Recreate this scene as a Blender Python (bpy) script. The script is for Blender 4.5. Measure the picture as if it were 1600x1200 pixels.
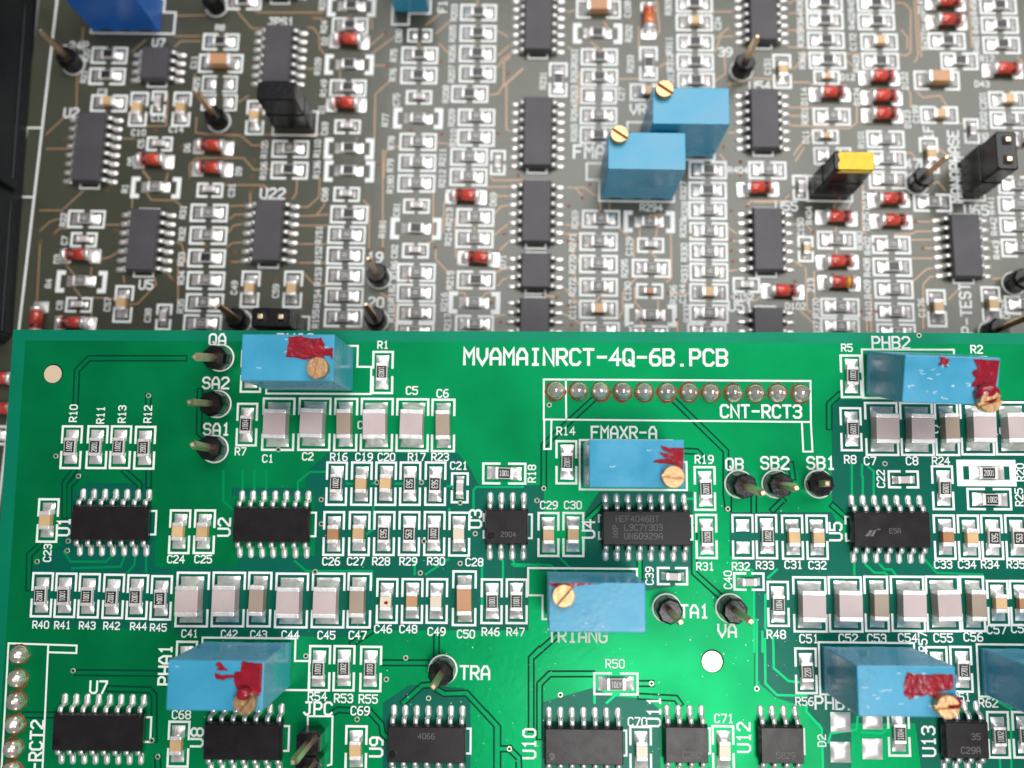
import bpy, math, random
from mathutils import Matrix, Vector
random.seed(7)
for o in list(bpy.data.objects): bpy.data.objects.remove(o)
scene = bpy.context.scene
S = 0.1                      # 1 mm in the place = 0.1 scene units
# ---------------------------------------------------------------- camera
cam = bpy.data.cameras.new('camera'); cam_o = bpy.data.objects.new('camera', cam)
scene.collection.objects.link(cam_o)
cam_o.matrix_world = Matrix([[0.99985, -0.004499, 0.016715, 0.0], [0.006252, 0.994314, -0.106301, 0.0], [-0.016142, 0.10639, 0.994193, 9.75], [0.0, 0.0, 0.0, 1.0]])
cam.sensor_width = 36; cam.lens = 36*1355/1600
cam.clip_start = 0.1; cam.clip_end = 500
cam.dof.use_dof = True; cam.dof.focus_distance = 95.5*S; cam.dof.aperture_fstop = 0.15
scene.camera = cam_o
# ---------------------------------------------------------------- light
w = bpy.data.worlds.new('World'); scene.world = w; w.use_nodes = True
w.node_tree.nodes['Background'].inputs[0].default_value = (0.93, 0.96, 1.0, 1)
w.node_tree.nodes['Background'].inputs[1].default_value = 0.17
def area(name, loc, target, size, size_y, power, col):
    l = bpy.data.lights.new(name, 'AREA'); l.shape = 'RECTANGLE'; l.size = size*S; l.size_y = size_y*S
    l.energy = power; l.color = col
    o = bpy.data.objects.new(name, l); scene.collection.objects.link(o)
    o.location = Vector(loc)*S
    d = (Vector(target)-Vector(loc)).normalized()
    o.rotation_euler = d.to_track_quat('-Z', 'Y').to_euler()
    return o
area('window_light', (54, -90, 220), (14, -22, 0), 90, 90, 2799, (1.0, 0.985, 0.96))
area('ceiling_light', (115, 180, 260), (115, 180, 0), 380, 190, 9526, (0.99, 0.985, 0.985))
vs = scene.view_settings
vs.view_transform = 'Standard'; vs.look = 'None'; vs.gamma = 1.0; vs.use_curve_mapping = False; vs.exposure = 0.33
# ---------------------------------------------------------------- materials
MAT = {}
def mat(name, col, rough=0.5, metal=0.0, spec=0.5, coat=0.0, coat_rough=0.1, noise=0.0, nscale=8.0, bump=0.0, bscale=20.0, rvar=0.0, objvar=0.0, alpha=1.0):
    m = bpy.data.materials.new(name); m.use_nodes = True; nt = m.node_tree; b = nt.nodes['Principled BSDF']
    b.inputs['Base Color'].default_value = (*col, 1); b.inputs['Roughness'].default_value = rough
    b.inputs['Metallic'].default_value = metal; b.inputs['Specular IOR Level'].default_value = spec
    b.inputs['Coat Weight'].default_value = coat; b.inputs['Coat Roughness'].default_value = coat_rough
    tc = nt.nodes.new('ShaderNodeTexCoord'); vec = tc.outputs['Object']
    if objvar or noise:
        oi = nt.nodes.new('ShaderNodeObjectInfo'); ad = nt.nodes.new('ShaderNodeVectorMath'); ad.operation = 'ADD'
        sc = nt.nodes.new('ShaderNodeVectorMath'); sc.operation = 'SCALE'; sc.inputs['Scale'].default_value = 1.0
        nt.links.new(oi.outputs['Location'], sc.inputs[0]); nt.links.new(vec, ad.inputs[0]); nt.links.new(sc.outputs[0], ad.inputs[1]); vec = ad.outputs[0]
    if noise or rvar:
        n = nt.nodes.new('ShaderNodeTexNoise'); n.inputs['Scale'].default_value = nscale; n.inputs['Detail'].default_value = 5
        nt.links.new(vec, n.inputs['Vector'])
        if noise:
            h = nt.nodes.new('ShaderNodeHueSaturation'); h.inputs['Color'].default_value = (*col, 1)
            mr = nt.nodes.new('ShaderNodeMapRange'); mr.inputs[1].default_value = 0.3; mr.inputs[2].default_value = 0.7
            mr.inputs[3].default_value = 1-noise; mr.inputs[4].default_value = 1+noise
            nt.links.new(n.outputs['Fac'], mr.inputs[0])
            if objvar:
                oi2 = nt.nodes.new('ShaderNodeObjectInfo'); mr2 = nt.nodes.new('ShaderNodeMapRange')
                mr2.inputs[3].default_value = 1-objvar; mr2.inputs[4].default_value = 1+objvar
                mu = nt.nodes.new('ShaderNodeMath'); mu.operation = 'MULTIPLY'
                nt.links.new(oi2.outputs['Random'], mr2.inputs[0]); nt.links.new(mr.outputs[0], mu.inputs[0]); nt.links.new(mr2.outputs[0], mu.inputs[1])
                nt.links.new(mu.outputs[0], h.inputs['Value'])
            else: nt.links.new(mr.outputs[0], h.inputs['Value'])
            nt.links.new(h.outputs[0], b.inputs['Base Color'])
        if rvar:
            mr = nt.nodes.new('ShaderNodeMapRange'); mr.inputs[1].default_value = 0.3; mr.inputs[2].default_value = 0.7
            mr.inputs[3].default_value = max(0.03, rough-rvar); mr.inputs[4].default_value = rough+rvar
            nt.links.new(n.outputs['Fac'], mr.inputs[0]); nt.links.new(mr.outputs[0], b.inputs['Roughness'])
    if bump:
        n2 = nt.nodes.new('ShaderNodeTexNoise'); n2.inputs['Scale'].default_value = bscale; n2.inputs['Detail'].default_value = 4
        nt.links.new(vec, n2.inputs['Vector'])
        bp = nt.nodes.new('ShaderNodeBump'); bp.inputs['Strength'].default_value = bump; bp.inputs['Distance'].default_value = 0.02
        nt.links.new(n2.outputs['Fac'], bp.inputs['Height']); nt.links.new(bp.outputs[0], b.inputs['Normal'])
        nt.links.new(bp.outputs[0], b.inputs['Coat Normal']) if coat else None
    MAT[name] = m; return m
mat('mask_green', (0.0, 0.235, 0.074), 0.42, 0.68, 0.12, 0.03, 0.10, noise=0.13, nscale=0.8, bump=0.06, bscale=12, rvar=0.10)
mat('mask_bare', (0.0, 0.112, 0.072), 0.42, 0.2, 0.14, 0.04, 0.10, noise=0.10, nscale=1.2, bump=0.05, bscale=14)
mat('mask_gap', (0.0, 0.050, 0.028), 0.4, 0.0, 0.08, 0.0, 0.1)
mat('mask_track', (0.0, 0.34, 0.115), 0.42, 0.6, 0.14, 0.03, 0.1)
mat('mask_edge', (0.0, 0.21, 0.110), 0.45, 0.3, 0.18, 0.05, 0.15, noise=0.08, nscale=1.5)
mat('laminate', (0.22, 0.30, 0.12), 0.6)
mat('olive', (0.054, 0.056, 0.035), 0.38, 0.15, 0.5, 0.45, 0.16, noise=0.18, nscale=0.35, bump=0.08, bscale=9, rvar=0.08)
mat('rear_track', (0.42, 0.245, 0.13), 0.42, 0.25, 0.5, 0.3, 0.15)
mat('rear_via', (0.25, 0.075, 0.035), 0.4, 0.3)
mat('hole', (0.01, 0.012, 0.01), 0.7)
mat('silk', (0.80, 0.82, 0.80), 0.55, 0, 0.4, noise=0.05, nscale=30)
mat('solder', (0.95, 0.90, 0.87), 0.38, 0.78, 0.5, noise=0.10, nscale=9, bump=0.30, bscale=12, rvar=0.10, objvar=0.06)
mat('solder_warm', (0.93, 0.81, 0.72), 0.27, 0.9, 0.5, noise=0.22, nscale=7, bump=0.4, bscale=10, rvar=0.1, objvar=0.05)
mat('tin', (0.92, 0.90, 0.88), 0.34, 0.75, 0.5, noise=0.08, nscale=10, bump=0.2, bscale=14)
mat('cap_end', (0.84, 0.81, 0.79), 0.42, 0.6, 0.5, noise=0.10, nscale=12, bump=0.3, bscale=16)
mat('alumina', (0.62, 0.60, 0.58), 0.55, noise=0.05)
mat('resist_black', (0.018, 0.017, 0.017), 0.35, noise=0.2)
mat('mark_print', (0.62, 0.60, 0.56), 0.6)
mat('ceramic_pink', (0.50, 0.405, 0.395), 0.42, noise=0.06, nscale=4, objvar=0.05)
mat('ceramic_brown', (0.35, 0.27, 0.205), 0.42, noise=0.07, nscale=4, objvar=0.06)
mat('ceramic_orange', (0.50, 0.255, 0.125), 0.42, noise=0.07, nscale=5, objvar=0.05)
mat('ceramic_tan', (0.60, 0.385, 0.19), 0.42, noise=0.08, nscale=6, objvar=0.10)
mat('ceramic_light', (0.70, 0.60, 0.46), 0.42, noise=0.06, nscale=6)
mat('ceramic_rust', (0.40, 0.185, 0.085), 0.42, noise=0.08, nscale=6)
mat('ceramic_grey', (0.50, 0.44, 0.43), 0.42, noise=0.06, nscale=6)
mat('epoxy', (0.012, 0.010, 0.011), 0.33, 0, 0.28, noise=0.15, nscale=6, bump=0.10, bscale=70, rvar=0.05)
mat('epoxy_rear', (0.062, 0.057, 0.063), 0.50, 0, 0.45, noise=0.12, nscale=3, bump=0.2, bscale=40)
mat('laser_mark', (0.13, 0.125, 0.12), 0.7)
mat('black_plastic', (0.006, 0.006, 0.007), 0.24, 0, 0.32, noise=0.2, nscale=5, bump=0.15, bscale=20)
mat('trim_blue', (0.042, 0.295, 0.465), 0.30, 0, 0.5, noise=0.10, nscale=2.2, bump=0.08, bscale=16, rvar=0.14)
mat('trim_dark', (0.006, 0.12, 0.48), 0.35, 0, 0.5, noise=0.08, nscale=3, bump=0.05, bscale=18)
mat('brass', (0.58, 0.36, 0.19), 0.42, 1.0, 0.5, noise=0.15, nscale=9, bump=0.3, bscale=20)
mat('gold', (0.78, 0.58, 0.38), 0.40, 1.0, 0.5, noise=0.1, nscale=10, bump=0.1, bscale=25)
mat('via_ring', (0.50, 0.56, 0.42), 0.35, 0.7)
mat('gold_flat', (0.98, 0.76, 0.52), 0.42, 0.55, 0.5)
mat('red_paint', (0.25, 0.004, 0.016), 0.20, 0, 0.5, 0.3, 0.1, noise=0.2, nscale=12, bump=0.5, bscale=12)
mat('glass_red', (0.52, 0.050, 0.028), 0.14, 0, 0.6, 0.6, 0.05, noise=0.2, nscale=8, objvar=0.15)
mat('glass_orange', (0.62, 0.14, 0.03), 0.14, 0, 0.6, 0.6, 0.05, noise=0.2, nscale=8)
mat('band_dark', (0.06, 0.008, 0.008), 0.2, 0, 0.5, 0.5, 0.05)
mat('band_yellow', (0.60, 0.33, 0.02), 0.2, 0, 0.5, 0.5, 0.05)
mat('yellow_paint', (0.80, 0.52, 0.015), 0.5, noise=0.12, nscale=12, bump=0.3, bscale=15)
mat('flux', (0.16, 0.060, 0.012), 0.25, 0, 0.5, 0.4, 0.08, noise=0.3, nscale=14)
mat('housing', (0.005, 0.006, 0.009), 0.40, 0, 0.25, noise=0.2, nscale=2, bump=0.05, bscale=8)
mat('dust', (0.8, 0.82, 0.82), 0.5)
mat('scuff', (0.55, 0.66, 0.72), 0.6)

# ---------------------------------------------------------------- mesh helpers (all numbers in mm)
class MB:
    def __init__(s): s.v=[]; s.f=[]; s.m=[]
    def add(s, vs, fs, mi=0):
        b=len(s.v); s.v+=vs; s.f+=[tuple(i+b for i in f) for f in fs]; s.m+=[mi]*len(fs)
    def rings(s, rings, mi=0, cap=(True,True)):
        n=len(rings[0]); vs=[p for r in rings for p in r]; fs=[]
        for k in range(len(rings)-1):
            for i in range(n):
                j=(i+1)%n; fs.append((k*n+i,k*n+j,(k+1)*n+j,(k+1)*n+i))
        if cap[0]: fs.append(tuple(reversed(range(n))))
        if cap[1]: fs.append(tuple(range((len(rings)-1)*n,len(rings)*n)))
        s.add(vs,fs,mi)
    def rbox(s, cx,cy,z0,z1,hx,hy,b=0.05,c=None,mi=0,bottom=False):
        """box with chamfered edges; c = corner cut in plan"""
        c = b if c is None else c
        def ring(z,a,d,cc): return [(cx+x,cy+y,z) for x,y in [(a-cc,-d),(a,-d+cc),(a,d-cc),(a-cc,d),(-a+cc,d),(-a,d-cc),(-a,-d+cc),(-a+cc,-d)]]
        r=[]
        if bottom: r.append(ring(z0,hx-b,hy-b,c)); r.append(ring(z0+b,hx,hy,c))
        else: r.append(ring(z0,hx,hy,c))
        r.append(ring(z1-b,hx,hy,c)); r.append(ring(z1-b*0.3,hx-b*0.3,hy-b*0.3,c)); r.append(ring(z1,hx-b,hy-b,c))
        s.rings(r,mi)
    def cyl(s, cx,cy,prof,n=20,mi=0,cap=(True,True)):
        s.rings([[(cx+r*math.cos(2*math.pi*i/n),cy+r*math.sin(2*math.pi*i/n),z) for i in range(n)] for r,z in prof],mi,cap)
    def ribbon(s, pts, w, z, mi=0, rise=0.0):
        """mitred flat stroke along a polyline"""
        closed = len(pts)>2 and abs(pts[0][0]-pts[-1][0])<1e-6 and abs(pts[0][1]-pts[-1][1])<1e-6
        p=pts[:-1] if closed else list(pts); n=len(p); h=w/2; L=[]; Rr=[]
        def nrm(a,b):
            dx,dy=b[0]-a[0],b[1]-a[1]; l=math.hypot(dx,dy) or 1; return (-dy/l,dx/l,dx/l,dy/l)
        for i in range(n):
            a=nrm(p[i-1],p[i]) if (i>0 or closed) else None
            b=nrm(p[i],p[(i+1)%n]) if (i<n-1 or closed) else None
            if a and b:
                mx,my=a[0]+b[0],a[1]+b[1]; l=math.hypot(mx,my)
                if l<0.3: mx,my,k=a[0],a[1],1
                else: mx/=l; my/=l; k=min(1/max(0.35,(mx*a[0]+my*a[1])),2.2)
                ex=ey=0
            else:
                q=a or b; mx,my,k=q[0],q[1],1; sg=1 if a else -1; ex,ey=q[2]*h*0.8*sg,q[3]*h*0.8*sg
            zi=z+rise*i; L.append((p[i][0]+ex+mx*h*k,p[i][1]+ey+my*h*k,zi)); Rr.append((p[i][0]+ex-mx*h*k,p[i][1]+ey-my*h*k,zi))
        fs=[]
        for i in range(n if closed else n-1):
            j=(i+1)%n; fs.append((n+i,n+j,j,i))
        s.add(L+Rr,fs,mi)
    def poly(s, pts, z0, z1, mi=0):
        a=sum(pts[i][0]*pts[(i+1)%len(pts)][1]-pts[(i+1)%len(pts)][0]*pts[i][1] for i in range(len(pts)))
        if a<0: pts=pts[::-1]
        s.rings([[(x,y,z0) for x,y in pts],[(x,y,z1) for x,y in pts]],mi,(False,True))
    def mesh(s, name, mats, smooth=False):
        me=bpy.data.meshes.new(name); me.from_pydata([(x*S,y*S,z*S) for x,y,z in s.v],[],s.f)
        for m in mats: me.materials.append(MAT[m])
        if len(mats)>1: me.polygons.foreach_set('material_index',s.m)
        if smooth: me.polygons.foreach_set('use_smooth',[True]*len(s.f))
        me.update(); return me
COL = scene.collection
def ob(name, me, parent=None, loc=(0,0,0), rz=0.0, label=None):
    o=bpy.data.objects.new(name,me); COL.objects.link(o)
    if parent is not None: o.parent=parent
    o.location=(loc[0]*S,loc[1]*S,loc[2]*S); o.rotation_euler=(0,0,math.radians(rz))
    if label: o['label']=label
    return o
def thing(name,label,cat,group=None,M=None):
    o=bpy.data.objects.new(name,None); o.empty_display_size=0.3; COL.objects.link(o)
    o['label']=label; o['category']=cat
    if group: o['group']=group
    if M is not None: o.matrix_world=M
    return o

# ---------------------------------------------------------------- printed stroke lettering
G={'A':[[(0,0),(0,4),(1.3,6),(2.7,6),(4,4),(4,0)],[(0,2.3),(4,2.3)]],'B':[[(0,0),(0,6),(3,6),(4,5),(4,4),(3,3.1),(0,3.1)],[(3,3.1),(4,2.2),(4,1),(3,0),(0,0)]],
'C':[[(4,5),(3,6),(1,6),(0,5),(0,1),(1,0),(3,0),(4,1)]],'D':[[(0,0),(0,6),(2.6,6),(4,4.6),(4,1.4),(2.6,0),(0,0)]],'E':[[(4,6),(0,6),(0,0),(4,0)],[(0,3),(3,3)]],
'F':[[(4,6),(0,6),(0,0)],[(0,3),(3,3)]],'G':[[(4,5),(3,6),(1,6),(0,5),(0,1),(1,0),(3,0),(4,1),(4,3),(2.4,3)]],'H':[[(0,0),(0,6)],[(4,0),(4,6)],[(0,3),(4,3)]],
'I':[[(1,0),(3,0)],[(1,6),(3,6)],[(2,0),(2,6)]],'J':[[(1,6),(4,6)],[(3,6),(3,1),(2,0),(1,0),(0,1)]],'K':[[(0,0),(0,6)],[(4,6),(0,2.6)],[(1.3,3.6),(4,0)]],'L':[[(0,6),(0,0),(4,0)]],
'M':[[(0,0),(0,6),(2,3.2),(4,6),(4,0)]],'N':[[(0,0),(0,6),(4,0),(4,6)]],'O':[[(1,0),(0,1),(0,5),(1,6),(3,6),(4,5),(4,1),(3,0),(1,0)]],
'P':[[(0,0),(0,6),(3,6),(4,5),(4,3.8),(3,2.8),(0,2.8)]],'Q':[[(1,0),(0,1),(0,5),(1,6),(3,6),(4,5),(4,1),(3,0),(1,0)],[(2.2,1.8),(4.2,-0.4)]],
'R':[[(0,0),(0,6),(3,6),(4,5),(4,3.8),(3,2.8),(0,2.8)],[(1.8,2.8),(4,0)]],'S':[[(4,5),(3,6),(1,6),(0,5),(0,4),(1,3.1),(3,3.1),(4,2.2),(4,1),(3,0),(1,0),(0,1)]],
'T':[[(0,6),(4,6)],[(2,6),(2,0)]],'U':[[(0,6),(0,1),(1,0),(3,0),(4,1),(4,6)]],'V':[[(0,6),(0,3),(2,0),(4,3),(4,6)]],'X':[[(0,0),(4,6)],[(0,6),(4,0)]],'Y':[[(0,6),(2,3.2),(4,6)],[(2,3.2),(2,0)]],
'Z':[[(0,6),(4,6),(0,0),(4,0)]],'0':[[(1,0),(0,1),(0,5),(1,6),(3,6),(4,5),(4,1),(3,0),(1,0)]],'1':[[(1,5),(2,6),(2,0)],[(1,0),(3,0)]],'2':[[(0,5),(1,6),(3,6),(4,5),(4,4),(0,0.6),(0,0),(4,0)]],
'3':[[(0,5.2),(0.8,6),(3,6),(4,5),(4,4),(3,3.1),(1.4,3.1)],[(3,3.1),(4,2.2),(4,1),(3,0),(0.8,0),(0,0.8)]],'4':[[(3,0),(3,6),(0,2),(4.2,2)]],'5':[[(4,6),(0,6),(0,3.6),(3,3.6),(4,2.7),(4,1),(3,0),(0.8,0),(0,0.8)]],
'6':[[(3.6,6),(1.6,6),(0,4),(0,1),(1,0),(3,0),(4,1),(4,2.4),(3,3.3),(0,3.3)]],'7':[[(0,6),(4,6),(4,5.2),(1.4,0)]],'8':[[(1,3.1),(0,4),(0,5),(1,6),(3,6),(4,5),(4,4),(3,3.1),(1.2,3.1)],[(1,3.1),(0,2.2),(0,1),(1,0),(3,0),(4,1),(4,2.2),(3,3.1)]],
'9':[[(0.4,0),(2.4,0),(4,2),(4,5),(3,6),(1,6),(0,5),(0,3.7),(1,2.7),(4,2.7)]],'-':[[(0.3,3),(3.7,3)]],'.':[[(1.7,0),(2.3,0)]]}
def text_mesh(t, h, matname='silk', wr=0.18, adv=0.86, zz=0.0, wx=0.6):
    b=MB(); n=len(t); a=h*adv; x0=-(a*(n-1)+h*wx)/2; k=0
    for i,ch in enumerate(t):
        for pl in G.get(ch,[]):
            b.ribbon([(x0+i*a+px/4*h*wx, (py/6-0.5)*h) for px,py in pl], h*wr, zz+(k%3)*0.009, 0, 0.0 if pl[0]==pl[-1] else 0.0012); k+=1
    return b.mesh('text',[matname])
_tc={}
def text(parent,t,x,y,rot,h,z,name='silkscreen_text',matname='silk',wr=0.18,label=True):
    key=(t,h,matname)
    if key not in _tc: _tc[key]=text_mesh(t,h,matname,wr,0.5,0.0,0.33) if matname=='mark_print' else text_mesh(t,h,matname,wr)
    return ob(name,_tc[key],parent,(x,y,z),rot,('white printed lettering '+t) if label else None)

# ---------------------------------------------------------------- component meshes
def fillet_mesh(x0,x1,w,hcap,xcap,cap=None):
    """one solder joint: pad, solder climbing the end of the part (optionally with the part's metal end)"""
    b=MB(); nx,ny=9,7; vs=[]; fs=[]
    for i in range(nx):
        x=x0+(x1-x0)*i/(nx-1)
        for j in range(ny):
            v=-1+2*j/(ny-1)
            if x<=xcap: hh=hcap*0.8
            else:
                t=(x-xcap)/(x1-xcap); hh=0.06+(hcap*0.8-0.06)*(1-t)**2.1+0.05*math.sin(math.pi*t)
            e=(1-abs(v)**3.5); z=0.05+(hh-0.05)*(0.12+0.88*e)
            if i in (0,nx-1) or j in (0,ny-1): z=0.03
            vs.append((x,v*w/2,z))
    for i in range(nx-1):
        for j in range(ny-1):
            a=i*ny+j; fs.append((a,a+ny,a+ny+1,a+1))
    b.add(vs,fs,0)
    if cap:
        (cx0,cx1,cw,ch)=cap; bb=MB(); bb.rbox((cx0+cx1)/2,0,0.05,ch,(cx1-cx0)/2,cw/2,0.06); b.add(bb.v,bb.f,1)
    return b.mesh('solder_joint',['solder','cap_end'],True if not cap else True)
def endcap_mesh(x0,x1,w,h,b_=0.07):
    b=MB(); b.rbox((x0+x1)/2,0,0.04,h,(x1-x0)/2,w/2,b_,0.08); return b.mesh('end_cap',['cap_end'])
def body_mesh(hx,hy,h,m,b_=0.05):
    b=MB(); b.rbox(0,0,0.06,h,hx,hy,b_); return b.mesh('body',[m])
def bracket_mesh(L,W,gap,lw=0.25):
    b=MB(); a,d=L/2-lw/2,W/2-lw/2
    b.ribbon([(gap/2+lw*.4,d),(a,d),(a,-d),(gap/2+lw*.4,-d)],lw,0)
    return b.mesh('outline',['silk'])
# kind: L, W, H, cap length, pad x0,x1,w, silk L,W,gap
DIM={'0805r':(2.05,1.3,0.52,0.36,0.62,1.92,1.42,4.95,2.45,0.85),'0805c':(2.0,1.25,0.85,0.46,0.62,1.92,1.42,4.95,2.45,0.85),
'1210':(3.3,2.55,1.7,0.52,1.05,2.5,2.55,6.05,3.75,2.1),'1206':(3.3,1.6,1.4,0.50,1.05,2.5,1.55,6.05,2.72,2.1),'0603':(1.6,0.82,0.6,0.36,0.45,1.25,0.85,3.45,2.0,0.55)}
KM={}
def kit(dim,body):
    if (dim,body) in KM: return KM[(dim,body)]
    L,W,H,c,x0,x1,w,sl,sw,gap=DIM[dim]
    k={'body':body_mesh(L/2-c+0.02,W/2-0.02,H-0.02,body),'cap':endcap_mesh(L/2-c,L/2,W,H,0.10 if H>0.7 else 0.05),'joint':fillet_mesh(x0,x1,w,H,L/2),'joint_cap':fillet_mesh(x0,x1,w,H,L/2,(L/2-c,L/2,W,H)),'silk':bracket_mesh(sl,sw,gap),'silk_r':bracket_mesh(sl+.15,sw+.1,gap,0.31),'H':H}
    if dim=='0805r':
        b=MB(); b.rbox(0,0,H-0.04,H+0.012,0.655,0.54,0.02,0.04); k['coat']=b.mesh('coat',['resist_black'])
    KM[(dim,body)]=k; return k
pad_e=None
def empty_pad_mesh():
    b=MB(); nx=7; vs=[]; fs=[]
    for i in range(nx):
        for j in range(nx):
            u,v=-1+2*i/(nx-1),-1+2*j/(nx-1); z=0.02+0.16*(1-abs(u)**3)*(1-abs(v)**3)
            vs.append((u*0.65,v*0.72,z))
    for i in range(nx-1):
        for j in range(nx-1): a=i*nx+j; fs.append((a,a+nx,a+nx+1,a+1))
    b.add(vs,fs); return b.mesh('pad',['solder'],True)
PADE=empty_pad_mesh()
KIND={'r':('0805r','alumina'),'rf':('0805r','alumina'),'b':('0805r','alumina'),'ct':('0805c','ceramic_tan'),'cr':('0805c','ceramic_light'),'cb':('0805c','ceramic_rust'),'cb2':('0805c','ceramic_orange'),'cl':('0805c','ceramic_light'),'c':('0805c','ceramic_tan'),
'C1210':('1210','ceramic_pink'),'C1206':('1206','ceramic_brown'),'C1206b':('1206','ceramic_orange'),'C':('1206','ceramic_orange'),'k':('0603','ceramic_grey'),'kt':('0603','ceramic_tan'),'kb':('0603','ceramic_rust')}
WORD={'r':'small black-topped chip resistor','rf':'chip resistor inside a thick white frame','ct':'tan ceramic chip capacitor','cr':'pale chip capacitor with a red paint spot','cb':'rust brown chip capacitor','cb2':'orange brown chip capacitor','cl':'pale cream chip capacitor','C1210':'large pinkish grey chip capacitor','C1206':'narrow grey brown chip capacitor','C1206b':'long orange chip capacitor','k':'tiny grey chip capacitor','e':'pair of empty solder pads'}
b=MB(); b.ribbon([(-2.9,1.1),(2.9,1.1),(2.9,-1.1),(-2.9,-1.1),(-2.9,1.1)],0.72,0); THICK_FRAME=b.mesh('frame',['silk'])
b=MB(); b.ribbon([(2.45,1.22),(3.1,1.22),(3.1,-1.22),(2.45,-1.22)],0.6,0)
THICK_BRACKET=b.mesh('thick_bracket',['silk'])
ZS=0.022   # height of the white print above the board
def two_terminal(board,kind,x,y,rot,des,mark,rear=False):
    if kind in ('e','ek'):
        sc=0.62 if kind=='ek' else 1
        for sg in (0,180): ob('silkscreen_bracket',kit('0603' if kind=='ek' else '0805r','alumina')['silk'],board,(x,y,ZS),rot+sg)
        for sx in (-1,1):
            p=ob('empty_pad',PADE,board,(x+sx*1.22*sc*math.cos(math.radians(rot)),y+sx*1.22*sc*math.sin(math.radians(rot)),0.012),rot)
            p.scale=(sc,sc,1)
        return
    dim,bodym=KIND[kind]; k=kit(dim,bodym); H=k['H']; j=random.uniform
    name='chip_resistor' if kind in ('r','rf','b') else 'chip_capacitor'
    lab=None
    if not rear and des: lab=WORD[kind]+' printed '+des+' beside it'
    dx,dy,dr=j(-.06,.06),j(-.06,.06),j(-1.5,1.5)
    r=ob(name,k['body'],board,(x+dx,y+dy,0.04),rot+dr,lab)
    for sg in (0,180):
        if rear: ob('solder_joint',k['joint_cap'],r,(0,0,-0.02),sg)
        else:
            ob('end_cap',k['cap'],r,(0,0,0),sg); ob('solder_joint',k['joint'],r,(0,0,-0.02),sg)
    if 'coat' in k:
        ob('resistive_coating',k['coat'],r)
        if mark: text(r,mark,0,0,0,0.58 if len(mark)>3 else 0.64,H+0.018,'marking','mark_print',0.13,False)
    if kind=='cr':
        b=MB(); b.poly([(-.3,-.2),(0,-.32),(.1,-.1),(-.05,.15),(-.22,.1)],0,0.02); ob('paint_spot',b.mesh('spot',['red_paint']),r,(0,0,H-0.01))
    if kind=='rf': ob('silkscreen_outline',THICK_FRAME,board,(x,y,ZS),rot)
    else:
        for sg in (0,180): ob('silkscreen_bracket',THICK_BRACKET if kind=='b' else k['silk_r' if rear else 'silk'],board,(x,y,ZS),rot+sg)
# --- chips
PITCH={'epoxy':1.245,'epoxy_rear':1.27}
def chip_body(n,m):
    L=(n/2-1)*PITCH[m]+0.98; hx=L/2; hy=1.95
    b=MB()
    def ring(z,a,d,c=0.06): return [(a-c,-d,z),(a,-d+c,z),(a,d-c,z),(a-c,d,z),(-a+c,d,z),(-a,d-c,z),(-a,-d+c,z),(-a+c,-d,z)]
    b.rings([ring(0.15,hx-0.10,hy-0.10),ring(0.78,hx,hy),ring(0.92,hx,hy),ring(1.50,hx-0.12,hy-0.13),ring(1.56,hx-0.18,hy-0.19)])
    return b.mesh('chip_body',[m])
def lead_mesh():
    b=MB(); prof=[(1.85,0.88),(2.25,0.88),(2.42,0.80),(2.52,0.60),(2.62,0.30),(2.74,0.16),(2.95,0.12),(3.35,0.10)]; w=0.25; t=0.10; top=[];bot=[]
    rings=[]
    for i,(y,z) in enumerate(prof):
        a=prof[max(i-1,0)]; c=prof[min(i+1,len(prof)-1)]; dy,dz=c[0]-a[0],c[1]-a[1]; l=math.hypot(dy,dz); ny,nz=-dz/l,dy/l
        rings.append([(-w,y-ny*t,z-nz*t),(w,y-ny*t,z-nz*t),(w,y+ny*t,z+nz*t),(-w,y+ny*t,z+nz*t)])
    b.rings(rings,0)
    # soldered foot: rounded pad with a mound
    n=12; rr=[]
    for sc,z in ((1.0,0.0),(0.97,0.05),(0.8,0.15),(0.5,0.24),(0.12,0.27)):
        rr.append([((0.36*math.cos(2*math.pi*i/n))*sc,3.06+sc*(0.36*math.sin(2*math.pi*i/n)+0.36*(1 if math.sin(2*math.pi*i/n)>0 else -1)),z) for i in range(n)])
    b.rings(rr,1)
    return b.mesh('lead',['tin','solder'],True)
LEAD=lead_mesh(); CB={}
b=MB(); b.cyl(0,0,[(0.42,0),(0.36,0.004)],20); DIMPLE=b.mesh('dimple',['black_plastic'])
def chip(board,n,x,y,rot,des,dimple=0,m='epoxy',rear=False,label=None):
    if (n,m) not in CB: CB[(n,m)]=chip_body(n,m)
    c=ob('chip',CB[(n,m)],board,(x,y,0.02),rot,label)
    k=n//2
    for i in range(k):
        xx=(i-(k-1)/2)*PITCH[m]
        for sg in (0,180):
            ob('lead',LEAD,c,(xx,0,-0.01),sg)
    if dimple: ob('pin_one_dimple',DIMPLE,c,(-(k-1)/2*1.27+0.25,-1.0,1.562))
    L=(k-1)*PITCH[m]+0.98; hx=L/2+0.42
    b=MB()
    if rear: b.ribbon([(-hx,-1.3),(hx,-1.3),(hx,1.3),(-hx,1.3),(-hx,-1.3)],0.24,0)
    else:
        q=-hx+(0.2 if des in ('U3','U4','U5') else 0.7)
        b.ribbon([(q,-0.55),(q,-1.3),(hx,-1.3),(hx,1.3),(q,1.3),(q,0.55)],0.22,0)
    ob('silkscreen_outline',b.mesh('chip_outline',['silk']),board,(x,y,ZS),rot)
    return c
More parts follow.
